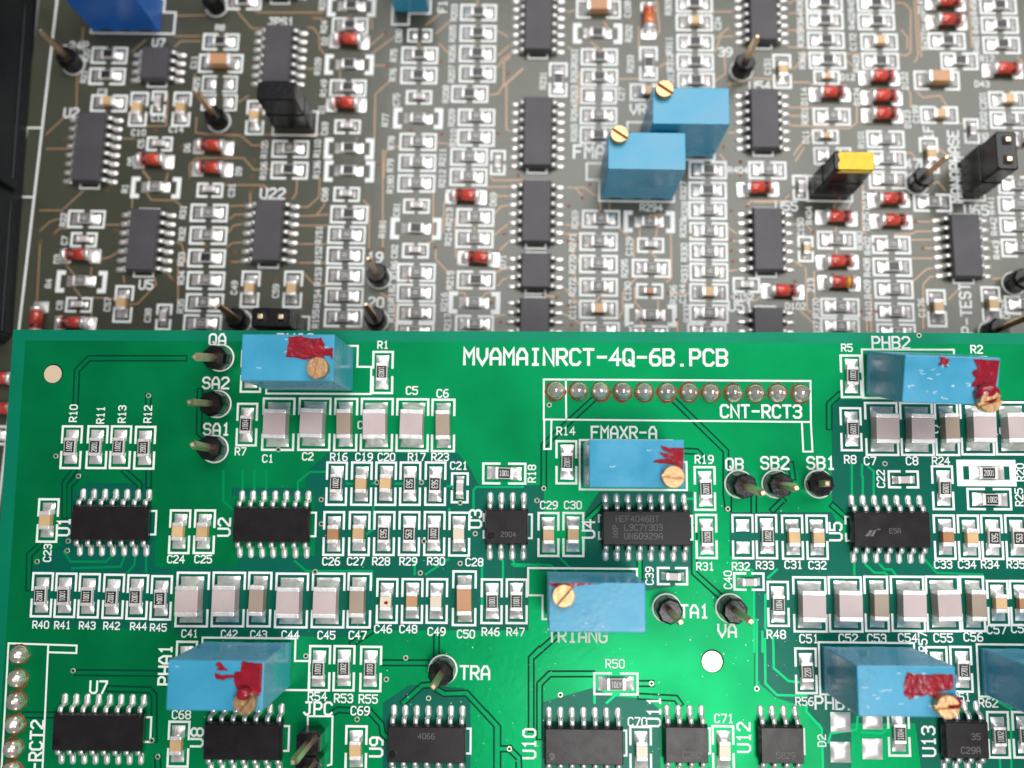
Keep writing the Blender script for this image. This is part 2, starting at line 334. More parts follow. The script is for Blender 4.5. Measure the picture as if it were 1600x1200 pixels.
# --- trimmers
TW,TD,TH=9.53,4.83,10.0
def trimmer_mesh(m):
    b=MB(); b.rbox(0,0,0.45,TH,TW/2,TD/2,0.10,0.10,0,True)
    for cx,cw in ((-4.2,0.55),(-1.27,0.7),(1.27,0.7),(4.2,0.55)): b.rbox(cx,0,0.02,0.47,cw,TD/2-0.06,0.03)
    return b.mesh('trimmer_body',[m])
TRM={}
def screw_mesh():
    b=MB(); n=28; r=1.12; sl=0.20
    b.cyl(0,0,[(r,-0.3),(r,0.45)],n)
    for sg in (1,-1):
        a0=math.asin(sl/r); pts=[(r*math.cos(a0+(math.pi-2*a0)*i/14),sg*r*math.sin(a0+(math.pi-2*a0)*i/14)) for i in range(15)]
        if sg<0: pts=pts[::-1]
        q=[(x*0.94,(y-sg*sl)*0.94+sg*sl) for x,y in pts]
        b.rings([[(x,y,0.44) for x,y in pts],[(x,y,0.82) for x,y in pts],[(x,y,0.90) for x,y in q]],0,(False,True))
    return b.mesh('screw',['brass'])
SCREW=screw_mesh()
def trimmer(board,x,y,sx,sy,tab,paint,label,m='trim_blue',rot=0,lean=None,srot=30,scuffs=0,prot=0.0):
    if m not in TRM: TRM[m]=trimmer_mesh(m)
    t=ob('trimmer',TRM[m],board,(x,y,0.03),rot,label)
    if lean: t.rotation_euler=lean
    if sx is not None:
        ob('adjustment_screw',SCREW,t,(sx,sy,TH-0.02+prot),srot)
    for pl in paint:
        b=MB(); q=[]
        for i,p in enumerate(pl):
            a=pl[(i+1)%len(pl)]
            for k in range(3): q.append((p[0]+(a[0]-p[0])*k/3+random.uniform(-.10,.10)*(k>0),p[1]+(a[1]-p[1])*k/3+random.uniform(-.06,.06)*(k>0)))
        q=[(max(-TW/2+.05,min(TW/2-.05,p[0])),max(-TD/2+.05,min(TD/2-.05,p[1]))) for p in q]
        b.poly(q,0,0.06); cx_,cy_=sum(p[0] for p in q)/len(q),sum(p[1] for p in q)/len(q); b.poly([(cx_+(p[0]-cx_)*.93,cy_+(p[1]-cy_)*.9) for p in q],0.055,0.13); ob('paint_mark',b.mesh('paint',['red_paint']),t,(0,0,TH-0.003))
    for k in range(scuffs):
        b=MB(); cx,cy=random.uniform(-4.2,4.0),random.uniform(-2,2); r=random.uniform(.08,.3); a=random.uniform(0,6.28)
        pts=[(cx+r*(1.6*math.cos(a+i*.9)+random.uniform(-.3,.3)),cy+r*(0.5*math.sin(a+i*.9)+random.uniform(-.3,.3))) for i in range(4)]
        b.ribbon(pts,random.uniform(.03,.09),0.004); ob('scuff',b.mesh('scuff',['scuff']),t,(0,0,TH+0.001))
    return t
# --- test pins
def collar_mesh():
    b=MB(); n=8
    def ring(r,z): return [(r*math.cos(math.pi/8+2*math.pi*i/n),r*math.sin(math.pi/8+2*math.pi*i/n),z) for i in range(n)]
    b.rings([ring(1.40,0.02),ring(1.46,0.3),ring(1.44,2.1),ring(1.20,2.5)]); return b.mesh('collar',['black_plastic'])
def pin_mesh(h):
    b=MB(); a=0.32
    def sq(r,z): return [(-r,-r,z),(r,-r,z),(r,r,z),(-r,r,z)]
    b.rings([sq(a,0.1),sq(a,h-0.45),sq(a*0.55,h)]); return b.mesh('pin',['gold'])
COLLAR=collar_mesh(); PIN=pin_mesh(8.4)
b=MB(); b.ribbon([(1.52*math.cos(2*math.pi*i/40),1.52*math.sin(2*math.pi*i/40)) for i in range(40)]+[(1.52,0)],0.18,0); RING=b.mesh('ring',['silk'])
b=MB(); b.cyl(0,0,[(1.52,0.0),(1.50,0.015)],32); PADDISK=b.mesh('pad_disk',['solder'])
def test_pin(board,x,y,label,tilt=None,crot=0):
    ob('silkscreen_ring',RING,board,(x,y,ZS))
    c=ob('test_pin',COLLAR,board,(x,y,0.02),crot,label)
    if tilt: c.rotation_euler=(tilt[0],tilt[1],math.radians(crot))
    ob('pin',PIN,c,(0,0,0),random.uniform(-12,12))
# --- diodes
def diode_mesh(m,band,bx):
    b=MB(); n=18
    def ring(x,r): return [(x,r*math.cos(2*math.pi*i/n),0.86+r*math.sin(2*math.pi*i/n)) for i in range(n)]
    xs=[(-1.25,0.80),(bx-.22,0.80),(bx-.22,.81),(bx+.22,.81),(bx+.22,0.80),(1.25,0.80)]
    b.rings([ring(-1.32,0.72),ring(-1.25,0.8),ring(bx-.22,0.8)],0); b.rings([ring(bx-.22,0.802),ring(bx+.22,0.802)],1); b.rings([ring(bx+.22,0.8),ring(1.25,0.8),ring(1.32,0.72)],0)
    return b.mesh('diode_glass',[m,band],True)
def diode_end():
    b=MB(); n=18
    def ring(x,r): return [(x,r*math.cos(2*math.pi*i/n),0.86+r*math.sin(2*math.pi*i/n)) for i in range(n)]
    b.rings([ring(1.28,0.74),ring(1.28,0.86),ring(1.72,0.86),ring(1.80,0.76)],0)
    bb=MB(); bb.rbox(2.0,0,0,0.07,0.78,1.0,0.03,0.1); b.add(bb.v,bb.f,1)
    n2=8; vs=[]; fs=[]
    for i in range(6):
        x=1.5+1.0*i/5; h=0.08+0.75*(1-i/5)**2.2
        for j in range(5):
            v=-1+j/2; vs.append((x,v*0.8,0.06+(h-0.06)*(1-abs(v)**3)))
    for i in range(5):
        for j in range(4): a=i*5+j; fs.append((a,a+5,a+6,a+1))
    b.add(vs,fs,1)
    return b.mesh('diode_end',['tin','solder'],True)
DEND=diode_end(); DG={}
def diode(board,x,y,rot,kind):
    key={'d':('glass_red','band_dark'),'dO':('glass_orange','glass_red'),'dY':('glass_red','band_yellow')}[kind]
    flip=180 if (kind=='d' and x<0) else 0
    if key not in DG: DG[key]=diode_mesh(key[0],key[1],0.8)
    d=ob('glass_diode',DG[key],board,(x+random.uniform(-.2,.2),y+random.uniform(-.1,.1),0.02),rot+flip+random.uniform(-2,2),{'dO':'orange glass diode standing lengthwise near the top','dY':'red glass diode with a yellow end'}.get(kind))
    for sg in (0,180): ob('metal_end',DEND,d,(0,0,-0.005),sg)
# --- jumper caps
def jumper(M,label,w,d,h,yellow=False,contacts=False):
    t=thing('jumper_cap',label,'jumper cap','jumper caps on the rear board',M)
    b=MB(); b.rbox(0,0,0.4,h,w/2,d/2,0.16,0.22,0,True); b.rbox(0,0,0.35,h*0.55,w/2+0.12,d/2+0.12,0.1,0.2,0,True)
    ob('body',b.mesh('jumper_body',['black_plastic']),t)
    horiz=w>d
    if yellow:
        b=MB(); b.poly([(-w/2+.5+random.uniform(-.12,.12) if i in (0,5,6,7) else 0,0) for i in range(0)] or [(-w/2+.55,-d/2+.12),(w/2-.15,-d/2+.1),(w/2-.12,d/2-.12),(-w/2+.7,d/2-.15),(-w/2+.5,d/2-.5),(-w/2+.75,0),(-w/2+.45,-.5)],0,0.06); ob('yellow_paint',b.mesh('yellow',['yellow_paint']),t,(0,0,h-0.005))
        b=MB(); b.poly([(-w/2+.6,0),(w/2-.2,0),(w/2-.2,0.55),(w/2-.9,0.75),(0,0.6),(-w/2+.8,0.7)],0,0.05); o=ob('yellow_paint',b.mesh('yellow_side',['yellow_paint']),t,(0,-d/2+0.0,h-0.75)); o.rotation_euler=(math.pi/2,0,0)
    if contacts:
        for sg in (-1,1):
            b=MB(); b.rbox(0,0,-0.2,0.5,0.33,0.33,0.08); ob('pin_end',b.mesh('pin_end',['gold']),t,(sg*1.27 if horiz else 0,0 if horiz else sg*1.27,h))
            b=MB(); b.rbox(0,0,-0.02,0.01,0.62,0.62,0.01,0.1); ob('contact_well',b.mesh('well',['hole']),t,(sg*1.27 if horiz else 0,0 if horiz else sg*1.27,h))
    return t
def blob_mesh(seed):
    rnd=random.Random(seed); n=20; b=MB(); a,c=rnd.uniform(0,6.28),rnd.uniform(.03,.10)
    def ring(r,z): return [(r*(1+c*math.cos(2*math.pi*i/n+a))*math.cos(2*math.pi*i/n),r*(1+c*math.cos(2*math.pi*i/n+a))*math.sin(2*math.pi*i/n),z) for i in range(n)]
    b.rings([ring(1.0,0.0),ring(0.99,0.18),ring(0.92,0.46),ring(0.78,0.74),ring(0.55,0.98),ring(0.32,1.10),ring(0.22,1.22),ring(0.08,1.27)])
    return b.mesh('solder_dome',['solder_warm'],True)
def flux_mesh(seed):
    rnd=random.Random(seed); b=MB(); n=22
    b.poly([((1.13+rnd.uniform(-.1,.16))*math.cos(2*math.pi*i/n),(1.13+rnd.uniform(-.1,.16))*math.sin(2*math.pi*i/n)) for i in range(n)],0,0.02); return b.mesh('flux',['flux'])
def via_mesh(ringm,r=0.30,ri=0.15):
    b=MB(); n=16
    b.rings([[(q*math.cos(2*math.pi*i/n),q*math.sin(2*math.pi*i/n),z) for i in range(n)] for q,z in ((r,0),(r-.03,0.02),(ri,0.02),(ri*.9,0.005))],0,(False,False))
    b.add([(ri*math.cos(2*math.pi*i/n),ri*math.sin(2*math.pi*i/n),0.008) for i in range(n)],[tuple(range(n))],1); return b.mesh('via',[ringm,'hole'])
def ribbon_ob(board,name,pts,w,z,m):
    b=MB(); b.ribbon(pts,w,z); return ob(name,b.mesh(name,[m]),board)
# ---------------------------------------------------------------- layout, in mm on each board
PARTS=[('r', -51.45, 3.01, 90, 'R10', '1002'), ('r', -48.52, 3.03, 90, 'R11', '2001'), ('r', -45.84, 3.04, 90, 'R13', '1002'), ('r', -43.08, 3.0, 90, 'R12', '2001'), ('r', -31.59, 5.68, 90, 'R7', '1004'), ('r', -31.34, 11.75, 90, '', ''), ('r', -16.32, 11.68, 270, 'R1', '1003'), ('C1210', -28.01, 5.74, 90, 'C1', ''), ('C1210', -23.92, 5.76, 90, 'C2', ''), ('C1206', -20.37, 5.74, 90, 'C3', ''), ('C1210', -16.86, 5.76, 90, 'C4', ''), ('C1210', -12.83, 5.73, 90, 'C5', ''), ('C1206', -9.36, 5.71, 90, 'C6', ''), ('r', -21.23, -0.89, 90, 'R16', '1002'), ('ct', -18.43, -0.87, 90, 'C19', ''), ('ct', -15.7, -0.86, 90, 'C20', ''), ('r', -12.96, -0.84, 270, 'R17', '563'), ('r', -10.14, -0.82, 270, 'R23', '563'), ('k', -7.4, -1.27, 90, 'C21', ''), ('r', -2.44, 0.35, 0, 'R18', '1001'), ('cb', -21.39, -6.41, 90, 'C26', ''), ('ct', -18.54, -6.39, 90, 'C27', ''), ('r', -15.76, -6.37, 270, 'R28', '563'), ('r', -12.97, -6.35, 90, 'R29', '563'), ('r', -10.16, -6.33, 90, 'R30', '1002'), ('cl', -7.39, -6.37, 90, 'C28', ''), ('C1210', -25.86, -13.75, 90, 'C44', ''), ('C1210', -21.8, -13.71, 90, 'C45', ''), ('C1206', -18.36, -13.69, 90, 'C47', ''), ('cr', -15.28, -13.71, 90, 'C46', ''), ('cb2', -12.5, -13.69, 90, 'C48', ''), ('cl', -9.77, -13.67, 90, 'C49', ''), ('C1206b', -6.75, -13.35, 90, 'C50', ''), ('r', -3.73, -13.65, 90, 'R46', '1001'), ('r', -0.97, -13.63, 90, 'R47', '1001'), ('ct', -53.61, -5.2, 90, 'C23', ''), ('ct', -38.67, -6.34, 90, 'C24', ''), ('ct', -35.89, -6.32, 90, 'C25', ''), ('r', -53.75, -13.37, 270, 'R40', '1002'), ('r', -51.11, -13.4, 270, 'R41', '1001'), ('r', -48.47, -13.43, 270, 'R43', '1001'), ('r', -45.74, -13.47, 270, 'R42', '1002'), ('r', -43.06, -13.52, 270, 'R44', '1002'), ('r', -40.39, -13.59, 270, 'R45', '1004'), ('C1210', -36.91, -13.74, 90, 'C41', ''), ('C1210', -32.89, -13.7, 90, 'C42', ''), ('C1206', -29.43, -13.68, 90, 'C43', ''), ('r', 4.5, 1.65, 270, 'R14', '1002'), ('r', 19.89, -1.16, 270, 'R19', '1002'), ('r', 19.97, -6.43, 270, 'R31', '8201'), ('ct', 2.51, -6.34, 90, 'C29', ''), ('ct', 5.27, -6.32, 90, 'C30', ''), ('e', 23.98, -6.42, 90, 'R32', ''), ('r', 26.59, -6.4, 90, 'R33', '1002'), ('k', 16.17, -10.77, 0, 'C39', ''), ('k', 24.54, -11.29, 0, 'C40', ''), ('ct', 29.44, -6.44, 90, 'C31', ''), ('ct', 32.14, -6.42, 90, 'C32', ''), ('r', 27.68, -13.66, 90, 'R48', '1004'), ('C1210', 31.13, -13.69, 90, 'C51', ''), ('C1210', 35.0, -13.65, 90, 'C52', ''), ('C1206', 38.38, -13.57, 90, 'C53', ''), ('C1210', 41.78, -13.54, 90, 'C54', ''), ('C1210', 45.59, -13.51, 90, 'C55', ''), ('C1206', 48.79, -13.48, 90, 'C56', ''), ('ct', 51.56, -13.37, 90, 'C57', ''), ('cb', 54.05, -13.35, 90, 'C58', ''), ('cb', 46.1, -6.31, 90, 'C33', ''), ('ct', 48.73, -6.3, 90, 'C34', ''), ('r', 51.29, -6.28, 270, 'R34', '563'), ('r', 53.91, -6.26, 90, 'R35', '563'), ('r', 46.15, -0.91, 90, 'R24', '6001'), ('rf', 51.02, 0.74, 0, 'R20', '2001'), ('r', 51.19, -2.13, 0, 'R25', '1002'), ('k', 41.86, -0.02, 0, 'C22', ''), ('r', 36.49, 11.47, 90, 'R5', '1003'), ('r', 36.28, 5.52, 90, 'R8', '6001'), ('C1210', 39.67, 5.57, 90, 'C7', ''), ('C1210', 43.58, 5.59, 90, 'C8', ''), ('C1206', 46.9, 5.61, 90, 'C9', ''), ('C1210', 50.24, 5.68, 90, 'C10', ''), ('C1210', 54.05, 5.71, 90, 'C11', ''), ('r', 50.57, 11.34, 90, 'R2', '1002'), ('r', -37.27, -20.67, 90, '', ''), ('r', -22.54, -21.0, 90, 'R54', '1003'), ('r', -19.85, -20.98, 90, 'R53', '1002'), ('r', -16.91, -21.02, 90, 'R55', '1003'), ('ct', -37.72, -29.18, 90, 'C68', ''), ('ct', -18.31, -29.46, 90, 'C69', ''), ('r', 9.88, -22.34, 180, 'R50', '4701'), ('cl', 12.5, -29.19, 90, 'C70', ''), ('cl', 21.38, -29.02, 90, 'C71', ''), ('r', 30.5, -20.76, 90, 'R56', '220'), ('r', 44.63, -20.49, 90, 'R57', ''), ('r', 47.25, -20.43, 90, 'R51', '2701'), ('r', 50.87, -27.24, 90, 'R62', '1002'), ('r', 53.56, -27.21, 90, '', '1002'), ('r', 40.25, -27.16, 90, '', '1004')]
TEXTS=[('R10', -51.45, 6.86, 90, 0.8), ('R11', -48.31, 6.68, 90, 0.8), ('R13', -45.87, 6.79, 90, 0.8), ('R12', -42.93, 6.81, 90, 0.8), ('R7', -32.19, 2.65, 0, 0.8), ('R1', -16.35, 14.84, 0, 0.8), ('C1', -29.06, 1.86, 0, 0.8), ('C2', -24.56, 2.13, 0, 0.8), ('C5', -12.96, 9.63, 0, 0.85), ('C6', -9.47, 9.32, 0, 0.85), ('C4', -18.38, 5.7, 0, 0.8), ('R16', -21.05, 2.09, 0, 0.8), ('C19', -18.21, 2.11, 0, 0.8), ('C20', -15.69, 2.12, 0, 0.8), ('R17', -12.29, 2.14, 0, 0.8), ('R23', -9.65, 2.16, 0, 0.8), ('C21', -7.53, 1.2, 0, 0.8), ('R18', 0.64, 0.36, 90, 0.8), ('C26', -21.59, -9.46, 0, 0.8), ('C27', -18.84, -9.43, 0, 0.8), ('R28', -16.03, -9.41, 0, 0.8), ('R29', -13.01, -9.39, 0, 0.8), ('R30', -9.93, -9.36, 0, 0.8), ('C28', -5.68, -9.42, 0, 0.8), ('C44', -25.87, -17.46, 0, 0.8), ('C45', -21.88, -17.46, 0, 0.8), ('C47', -18.45, -17.43, 0, 0.8), ('C46', -15.65, -16.74, 0, 0.8), ('C48', -12.87, -16.72, 0, 0.8), ('C49', -9.75, -16.96, 0, 0.8), ('C50', -6.52, -17.2, 0, 0.8), ('R46', -3.81, -16.94, 0, 0.8), ('R47', -1.08, -16.92, 0, 0.8), ('C23', -53.42, -8.78, 90, 0.8), ('C24', -38.94, -9.36, 0, 0.8), ('C25', -35.89, -9.33, 0, 0.8), ('R40', -53.67, -16.62, 0, 0.75), ('R41', -51.23, -16.65, 0, 0.75), ('R43', -48.47, -16.66, 0, 0.75), ('R42', -45.75, -16.67, 0, 0.75), ('R44', -42.76, -16.7, 0, 0.75), ('R45', -40.54, -16.81, 0, 0.75), ('C41', -37.02, -17.43, 0, 0.75), ('C42', -32.64, -17.42, 0, 0.75), ('C43', -29.38, -17.43, 0, 0.75), ('R14', 4.44, 5.14, 0, 0.85), ('R19', 19.87, 2.06, 0, 0.85), ('R31', 19.78, -9.69, 0, 0.8), ('C29', 2.56, -3.11, 0, 0.8), ('C30', 5.22, -3.09, 0, 0.8), ('R32', 23.69, -9.66, 0, 0.8), ('R33', 26.33, -9.51, 0, 0.8), ('C39', 13.64, -10.76, 90, 0.8), ('C40', 22.24, -11.12, 90, 0.8), ('C31', 29.47, -9.43, 0, 0.8), ('C32', 32.08, -9.46, 0, 0.8), ('R48', 27.38, -16.93, 0, 0.85), ('C51', 30.92, -17.35, 0, 0.85), ('C52', 35.17, -17.27, 0, 0.85), ('C53', 38.26, -17.25, 0, 0.85), ('C54', 41.61, -17.16, 0, 0.85), ('R57', 43.22, -17.56, 90, 0.85), ('C55', 45.44, -17.13, 0, 0.85), ('C56', 48.69, -17.01, 0, 0.85), ('C57', 51.23, -16.2, 0, 0.85), ('C58', 53.86, -16.07, 0, 0.85), ('C33', 45.8, -9.27, 0, 0.8), ('C34', 48.4, -9.25, 0, 0.8), ('R34', 50.9, -9.23, 0, 0.8), ('R35', 53.69, -9.2, 0, 0.8), ('R24', 46.08, 2.06, 0, 0.8), ('R20', 54.75, 0.84, 90, 0.8), ('R25', 54.46, -1.89, 90, 0.8), ('C22', 39.36, 0.03, 90, 0.8), ('R5', 36.13, 14.71, 0, 0.8), ('R8', 36.07, 2.15, 0, 0.85), ('C7', 38.25, 2.01, 0, 0.85), ('C8', 42.89, 2.04, 0, 0.85), ('R2', 50.64, 14.58, 0, 0.85), ('C9', 46.02, 5.57, 0, 0.8), ('C10', 52.31, 5.42, 0, 0.8), ('R54', -22.69, -23.99, 0, 0.85), ('R53', -19.81, -24.17, 0, 0.85), ('R55', -17.11, -24.21, 0, 0.85), ('C68', -37.54, -26.07, 0, 0.85), ('C69', -17.95, -25.46, 0, 0.85), ('R50', 9.8, -20.21, 0, 0.85), ('C70', 12.18, -26.3, 0, 0.85), ('C71', 21.51, -25.85, 0, 0.85), ('R56', 30.24, -23.99, 0, 0.8), ('R51', 47.1, -23.35, 0, 0.8), ('R62', 49.95, -23.92, 0, 0.85), ('D2', 31.97, -28.04, 90, 0.8), ('U1', -51.76, -5.88, 90, 1.3), ('U2', -33.69, -5.8, 90, 1.3), ('U3', -5.62, -4.69, 90, 1.3), ('U4', 6.94, -5.72, 90, 1.3), ('U5', 34.19, -5.8, 90, 1.3), ('U7', -46.84, -23.26, 0, 1.25), ('U8', -35.72, -28.45, 90, 1.3), ('U9', -16.12, -29.24, 90, 1.35), ('U10', 0.48, -28.72, 90, 1.3), ('U11', 13.99, -25.23, 90, 1.3), ('U12', 23.61, -27.8, 90, 1.3), ('U13', 43.4, -27.99, 90, 1.3), ('PHA2', -26.37, 15.39, 0, 1.3), ('PHB2', 41.09, 15.31, 0, 1.3), ('FMAXR-A', 10.94, 5.02, 0, 1.25), ('TRIANG', 5.71, -17.28, 0, 1.3), ('PHA1', -39.6, -20.83, 90, 1.3), ('PHB1', 33.48, -24.09, 0, 1.3), ('MVAMAINRCT-4Q-6B.PCB', 7.77, 13.53, 0, 1.75), ('CNT-RCT3', 26.3, 7.46, 0, 1.35), ('CNT-RCT2', -53.35, -31.2, 90, 1.3), ('QA', -35.34, 15.37, 0, 1.25), ('SA2', -35.32, 10.39, 0, 1.25), ('SA1', -35.0, 5.13, 0, 1.25), ('QB', 23.22, 1.52, 0, 1.25), ('SB2', 27.71, 1.7, 0, 1.3), ('SB1', 32.81, 1.73, 0, 1.3), ('TA1', 18.5, -14.55, 0, 1.3), ('VA', 22.04, -16.59, 0, 1.3), ('TRA', -5.5, -21.31, 0, 1.35), ('JPC', -22.58, -25.28, 0, 1.3)]
CHIPS=[(14, -46.04, -5.37, 0, 'U1', 0), (14, -28.08, -5.43, 0, 'U2', 0), (8, -2.11, -5.46, 0, 'U3', 1), (16, 13.17, -5.49, 0, 'U4', 0), (14, 39.76, -5.48, 0, 'U5', 0), (16, -46.1, -27.69, 0, 'U7', 1), (14, -30.32, -28.46, 0, 'U8', 1), (14, -10.53, -28.51, 0, 'U9', 1), (14, 6.32, -28.53, 0, 'U10', 1), (8, 17.2, -28.21, 0, 'U11', 0), (8, 27.31, -28.16, 0, 'U12', 0), (8, 46.77, -27.42, 0, 'U13', 0)]
TRIMS=[('PHA2', -24.43, 11.96, 3.28, -1.13, 1, [[(-0.02, 2.15), (1.36, 2.25), (2.41, 1.95), (3.44, 2.08), (3.8, 1.47), (3.75, 1.04), (4.3, 0.92), (4.68, 1.04), (4.71, -0.17), (4.36, 0.23), (3.84, 0.22), (3.51, -0.26), (2.47, -0.09), (1.78, -0.24), (1.09, -0.06), (-0.21, 0.07), (-0.07, 1.11), (0.08, 1.63)]], 0, 'blue trimmer with a large red paint patch above its brass screw, top left'), ('FMAXR-A', 11.09, 1.39, 3.52, -1.31, 1, [[(2.42, 1.88), (3.22, 1.58), (4.72, 1.59), (4.68, -1.05), (4.19, -0.51), (3.7, -0.06), (2.8, 0.02), (1.6, 0.13), (1.8, 0.33), (2.81, 0.44), (3.05, 0.58), (2.61, 0.77), (2.17, 1.13), (2.61, 1.1), (3.21, 0.94), (3.51, 1.02), (2.62, 1.42)]], 0, 'blue trimmer with thin red brush strokes, beside the print FMAXR-A'), ('TRIANG', 7.07, -12.77, -3.34, 1.19, -1, [[(-4.72, 2.52), (0.64, 2.56), (-0.94, 2.22), (-2.43, 1.96), (-2.76, 1.63), (-3.92, 1.62), (-4.26, 2.06), (-4.72, 2.12)]], 0, 'blue trimmer with its brass screw at the left, above the print TRIANG'), ('PHA1', -30.48, -20.6, 3.22, -1.49, 1, [[(2.54, 2.35), (3.56, 2.27), (4.64, 2.13), (4.61, -0.5), (4.38, -0.99), (3.56, -1.12), (2.28, -0.77), (1.93, 0.2), (1.78, 0.81), (1.21, 0.71), (0.71, 0.5), (0.08, 0.61), (-0.06, 0.92), (-0.08, 1.22), (0.69, 0.98), (1.83, 1.06), (2.01, 1.36), (2.58, 1.43)], [(0.01, 2.24), (0.51, 2.21), (0.92, 1.66), (1.31, 1.48), (0.67, 1.44), (0.04, 1.53), (0.41, 1.72), (-0.01, 1.9)]], 0, 'blue trimmer with a dripping red paint mark, lower left'), ('PHB1', 37.06, -20.47, 3.4, -1.17, 0, [[(0.14, 1.87), (0.38, 1.75), (1.0, 1.64), (1.86, 1.59), (2.73, 1.69), (4.45, 1.67), (4.38, 0.16), (3.89, 0.22), (3.15, 0.03), (2.38, -0.58), (2.02, -0.24), (1.4, -0.47), (0.91, -0.35), (0.59, -0.66), (0.21, -0.84), (-0.32, -0.24), (-0.34, 0.72), (-0.13, 1.33)]], 0, 'blue trimmer with scuffed top and red ring of paint, lower right'), ('PHB2', 42.89, 11.78, 3.56, -1.94, 0, [[(2.01, 2.23), (3.01, 2.18), (4.66, 2.15), (4.46, -0.58), (2.03, -0.59), (2.41, 0.27), (2.02, 0.78), (2.11, 1.03), (2.55, 1.29)], [(-1.35, 2.39), (-0.85, 2.27), (-0.27, 2.05), (-0.58, 1.62), (-0.48, 1.28), (-1.05, 1.58), (-1.48, 1.41), (-1.24, 1.79)]], 1, 'blue trimmer leaning forward with a red dab over its screw'), ('PHB3', 54.11, -20.53, 3.31, -0.87, 0, [], 0, 'blue trimmer cut off by the right edge')]
PINS=[('black test pin with gold post, printed QA beside it', -34.93, 13.28, (0.12, -0.05)), ('black test pin with gold post, printed SA2 beside it', -35.03, 7.99, (0.059, -0.011)), ('black test pin with gold post, printed SA1 beside it', -35.14, 2.9, (0.031, 0.078)), ('black test pin with gold post, printed QB beside it', 23.66, -0.65, (0.111, 0.019)), ('black test pin with gold post, printed SB2 beside it', 27.76, -0.62, (0.028, -0.045)), ('black test pin with gold post, printed SB1 beside it', 32.51, -0.59, (-0.055, -0.217)), ('black test pin with gold post, printed TA1 beside it', 15.48, -14.22, (0.019, -0.001)), ('black test pin with gold post, printed VA beside it', 22.4, -14.16, (0.019, 0.008)), ('black test pin with gold post, printed TRA beside it', -9.0, -21.01, (-0.023, -0.004))]
BLOBS=[(3.27, 9.61), (5.84, 9.62), (8.34, 9.56), (10.81, 9.57), (13.27, 9.54), (15.76, 9.55), (18.23, 9.56), (20.74, 9.51), (23.21, 9.52), (25.72, 9.53), (28.2, 9.54), (30.71, 9.49), (-55.8, -19.88), (-55.75, -22.39), (-55.76, -24.74), (-55.76, -27.25), (-55.77, -29.75), (-55.75, -32.09)]
SOCKETS=[('a', 1.87, 8.309999999999999, 32.11, 10.790000000000001), ('b', -57.05, -40.09, -54.5, -18.48)]
OUTLINES=[[(1.95, 10.96), (31.93, 10.92), (31.84, 6.3), (1.96, 6.43), (1.95, 10.96)], [(4.44, 10.91), (4.48, 6.47)], [(2.01, 6.37), (2.02, 3.11), (2.76, 3.12), (2.82, 6.26)], [(30.83, 6.25), (30.9, 2.99), (31.92, 2.99), (31.84, 6.25)], [(-56.98, -32.71), (-57.13, -18.66), (-49.52, -18.83), (-49.51, -19.64), (-52.64, -19.58)], [(-52.69, -18.79), (-52.48, -32.66)], [(-23.56, -31.92), (-23.67, -26.1), (-20.97, -26.07), (-20.94, -31.1), (-21.35, -31.23)]]
VIAS=[(-42.98, 8.91), (-53.17, 2.0), (-50.45, -0.25), (-51.19, -7.47), (-51.22, -8.53), (-54.55, -9.75), (-27.92, 2.87), (-16.7, -0.73), (-11.7, -0.7), (-22.91, -2.68), (-22.83, -5.37), (-11.31, -7.19), (-11.66, -10.66), (-7.34, -2.94), (-7.26, -9.58), (-23.35, -10.62), (-5.62, -6.32), (1.98, -1.27), (1.25, -2.61), (22.39, -3.41), (2.57, 8.06), (1.21, -2.62), (-49.78, -21.54), (-40.68, -28.84), (-39.94, -30.54), (-13.1, -19.82), (-15.18, -22.13), (-10.52, -24.07), (-18.28, -26.38), (3.84, -23.56), (13.74, -22.27), (-1.67, -29.28), (25.13, -22.7), (-24.09, -19.72), (39.89, 1.7), (44.28, 16.14)]
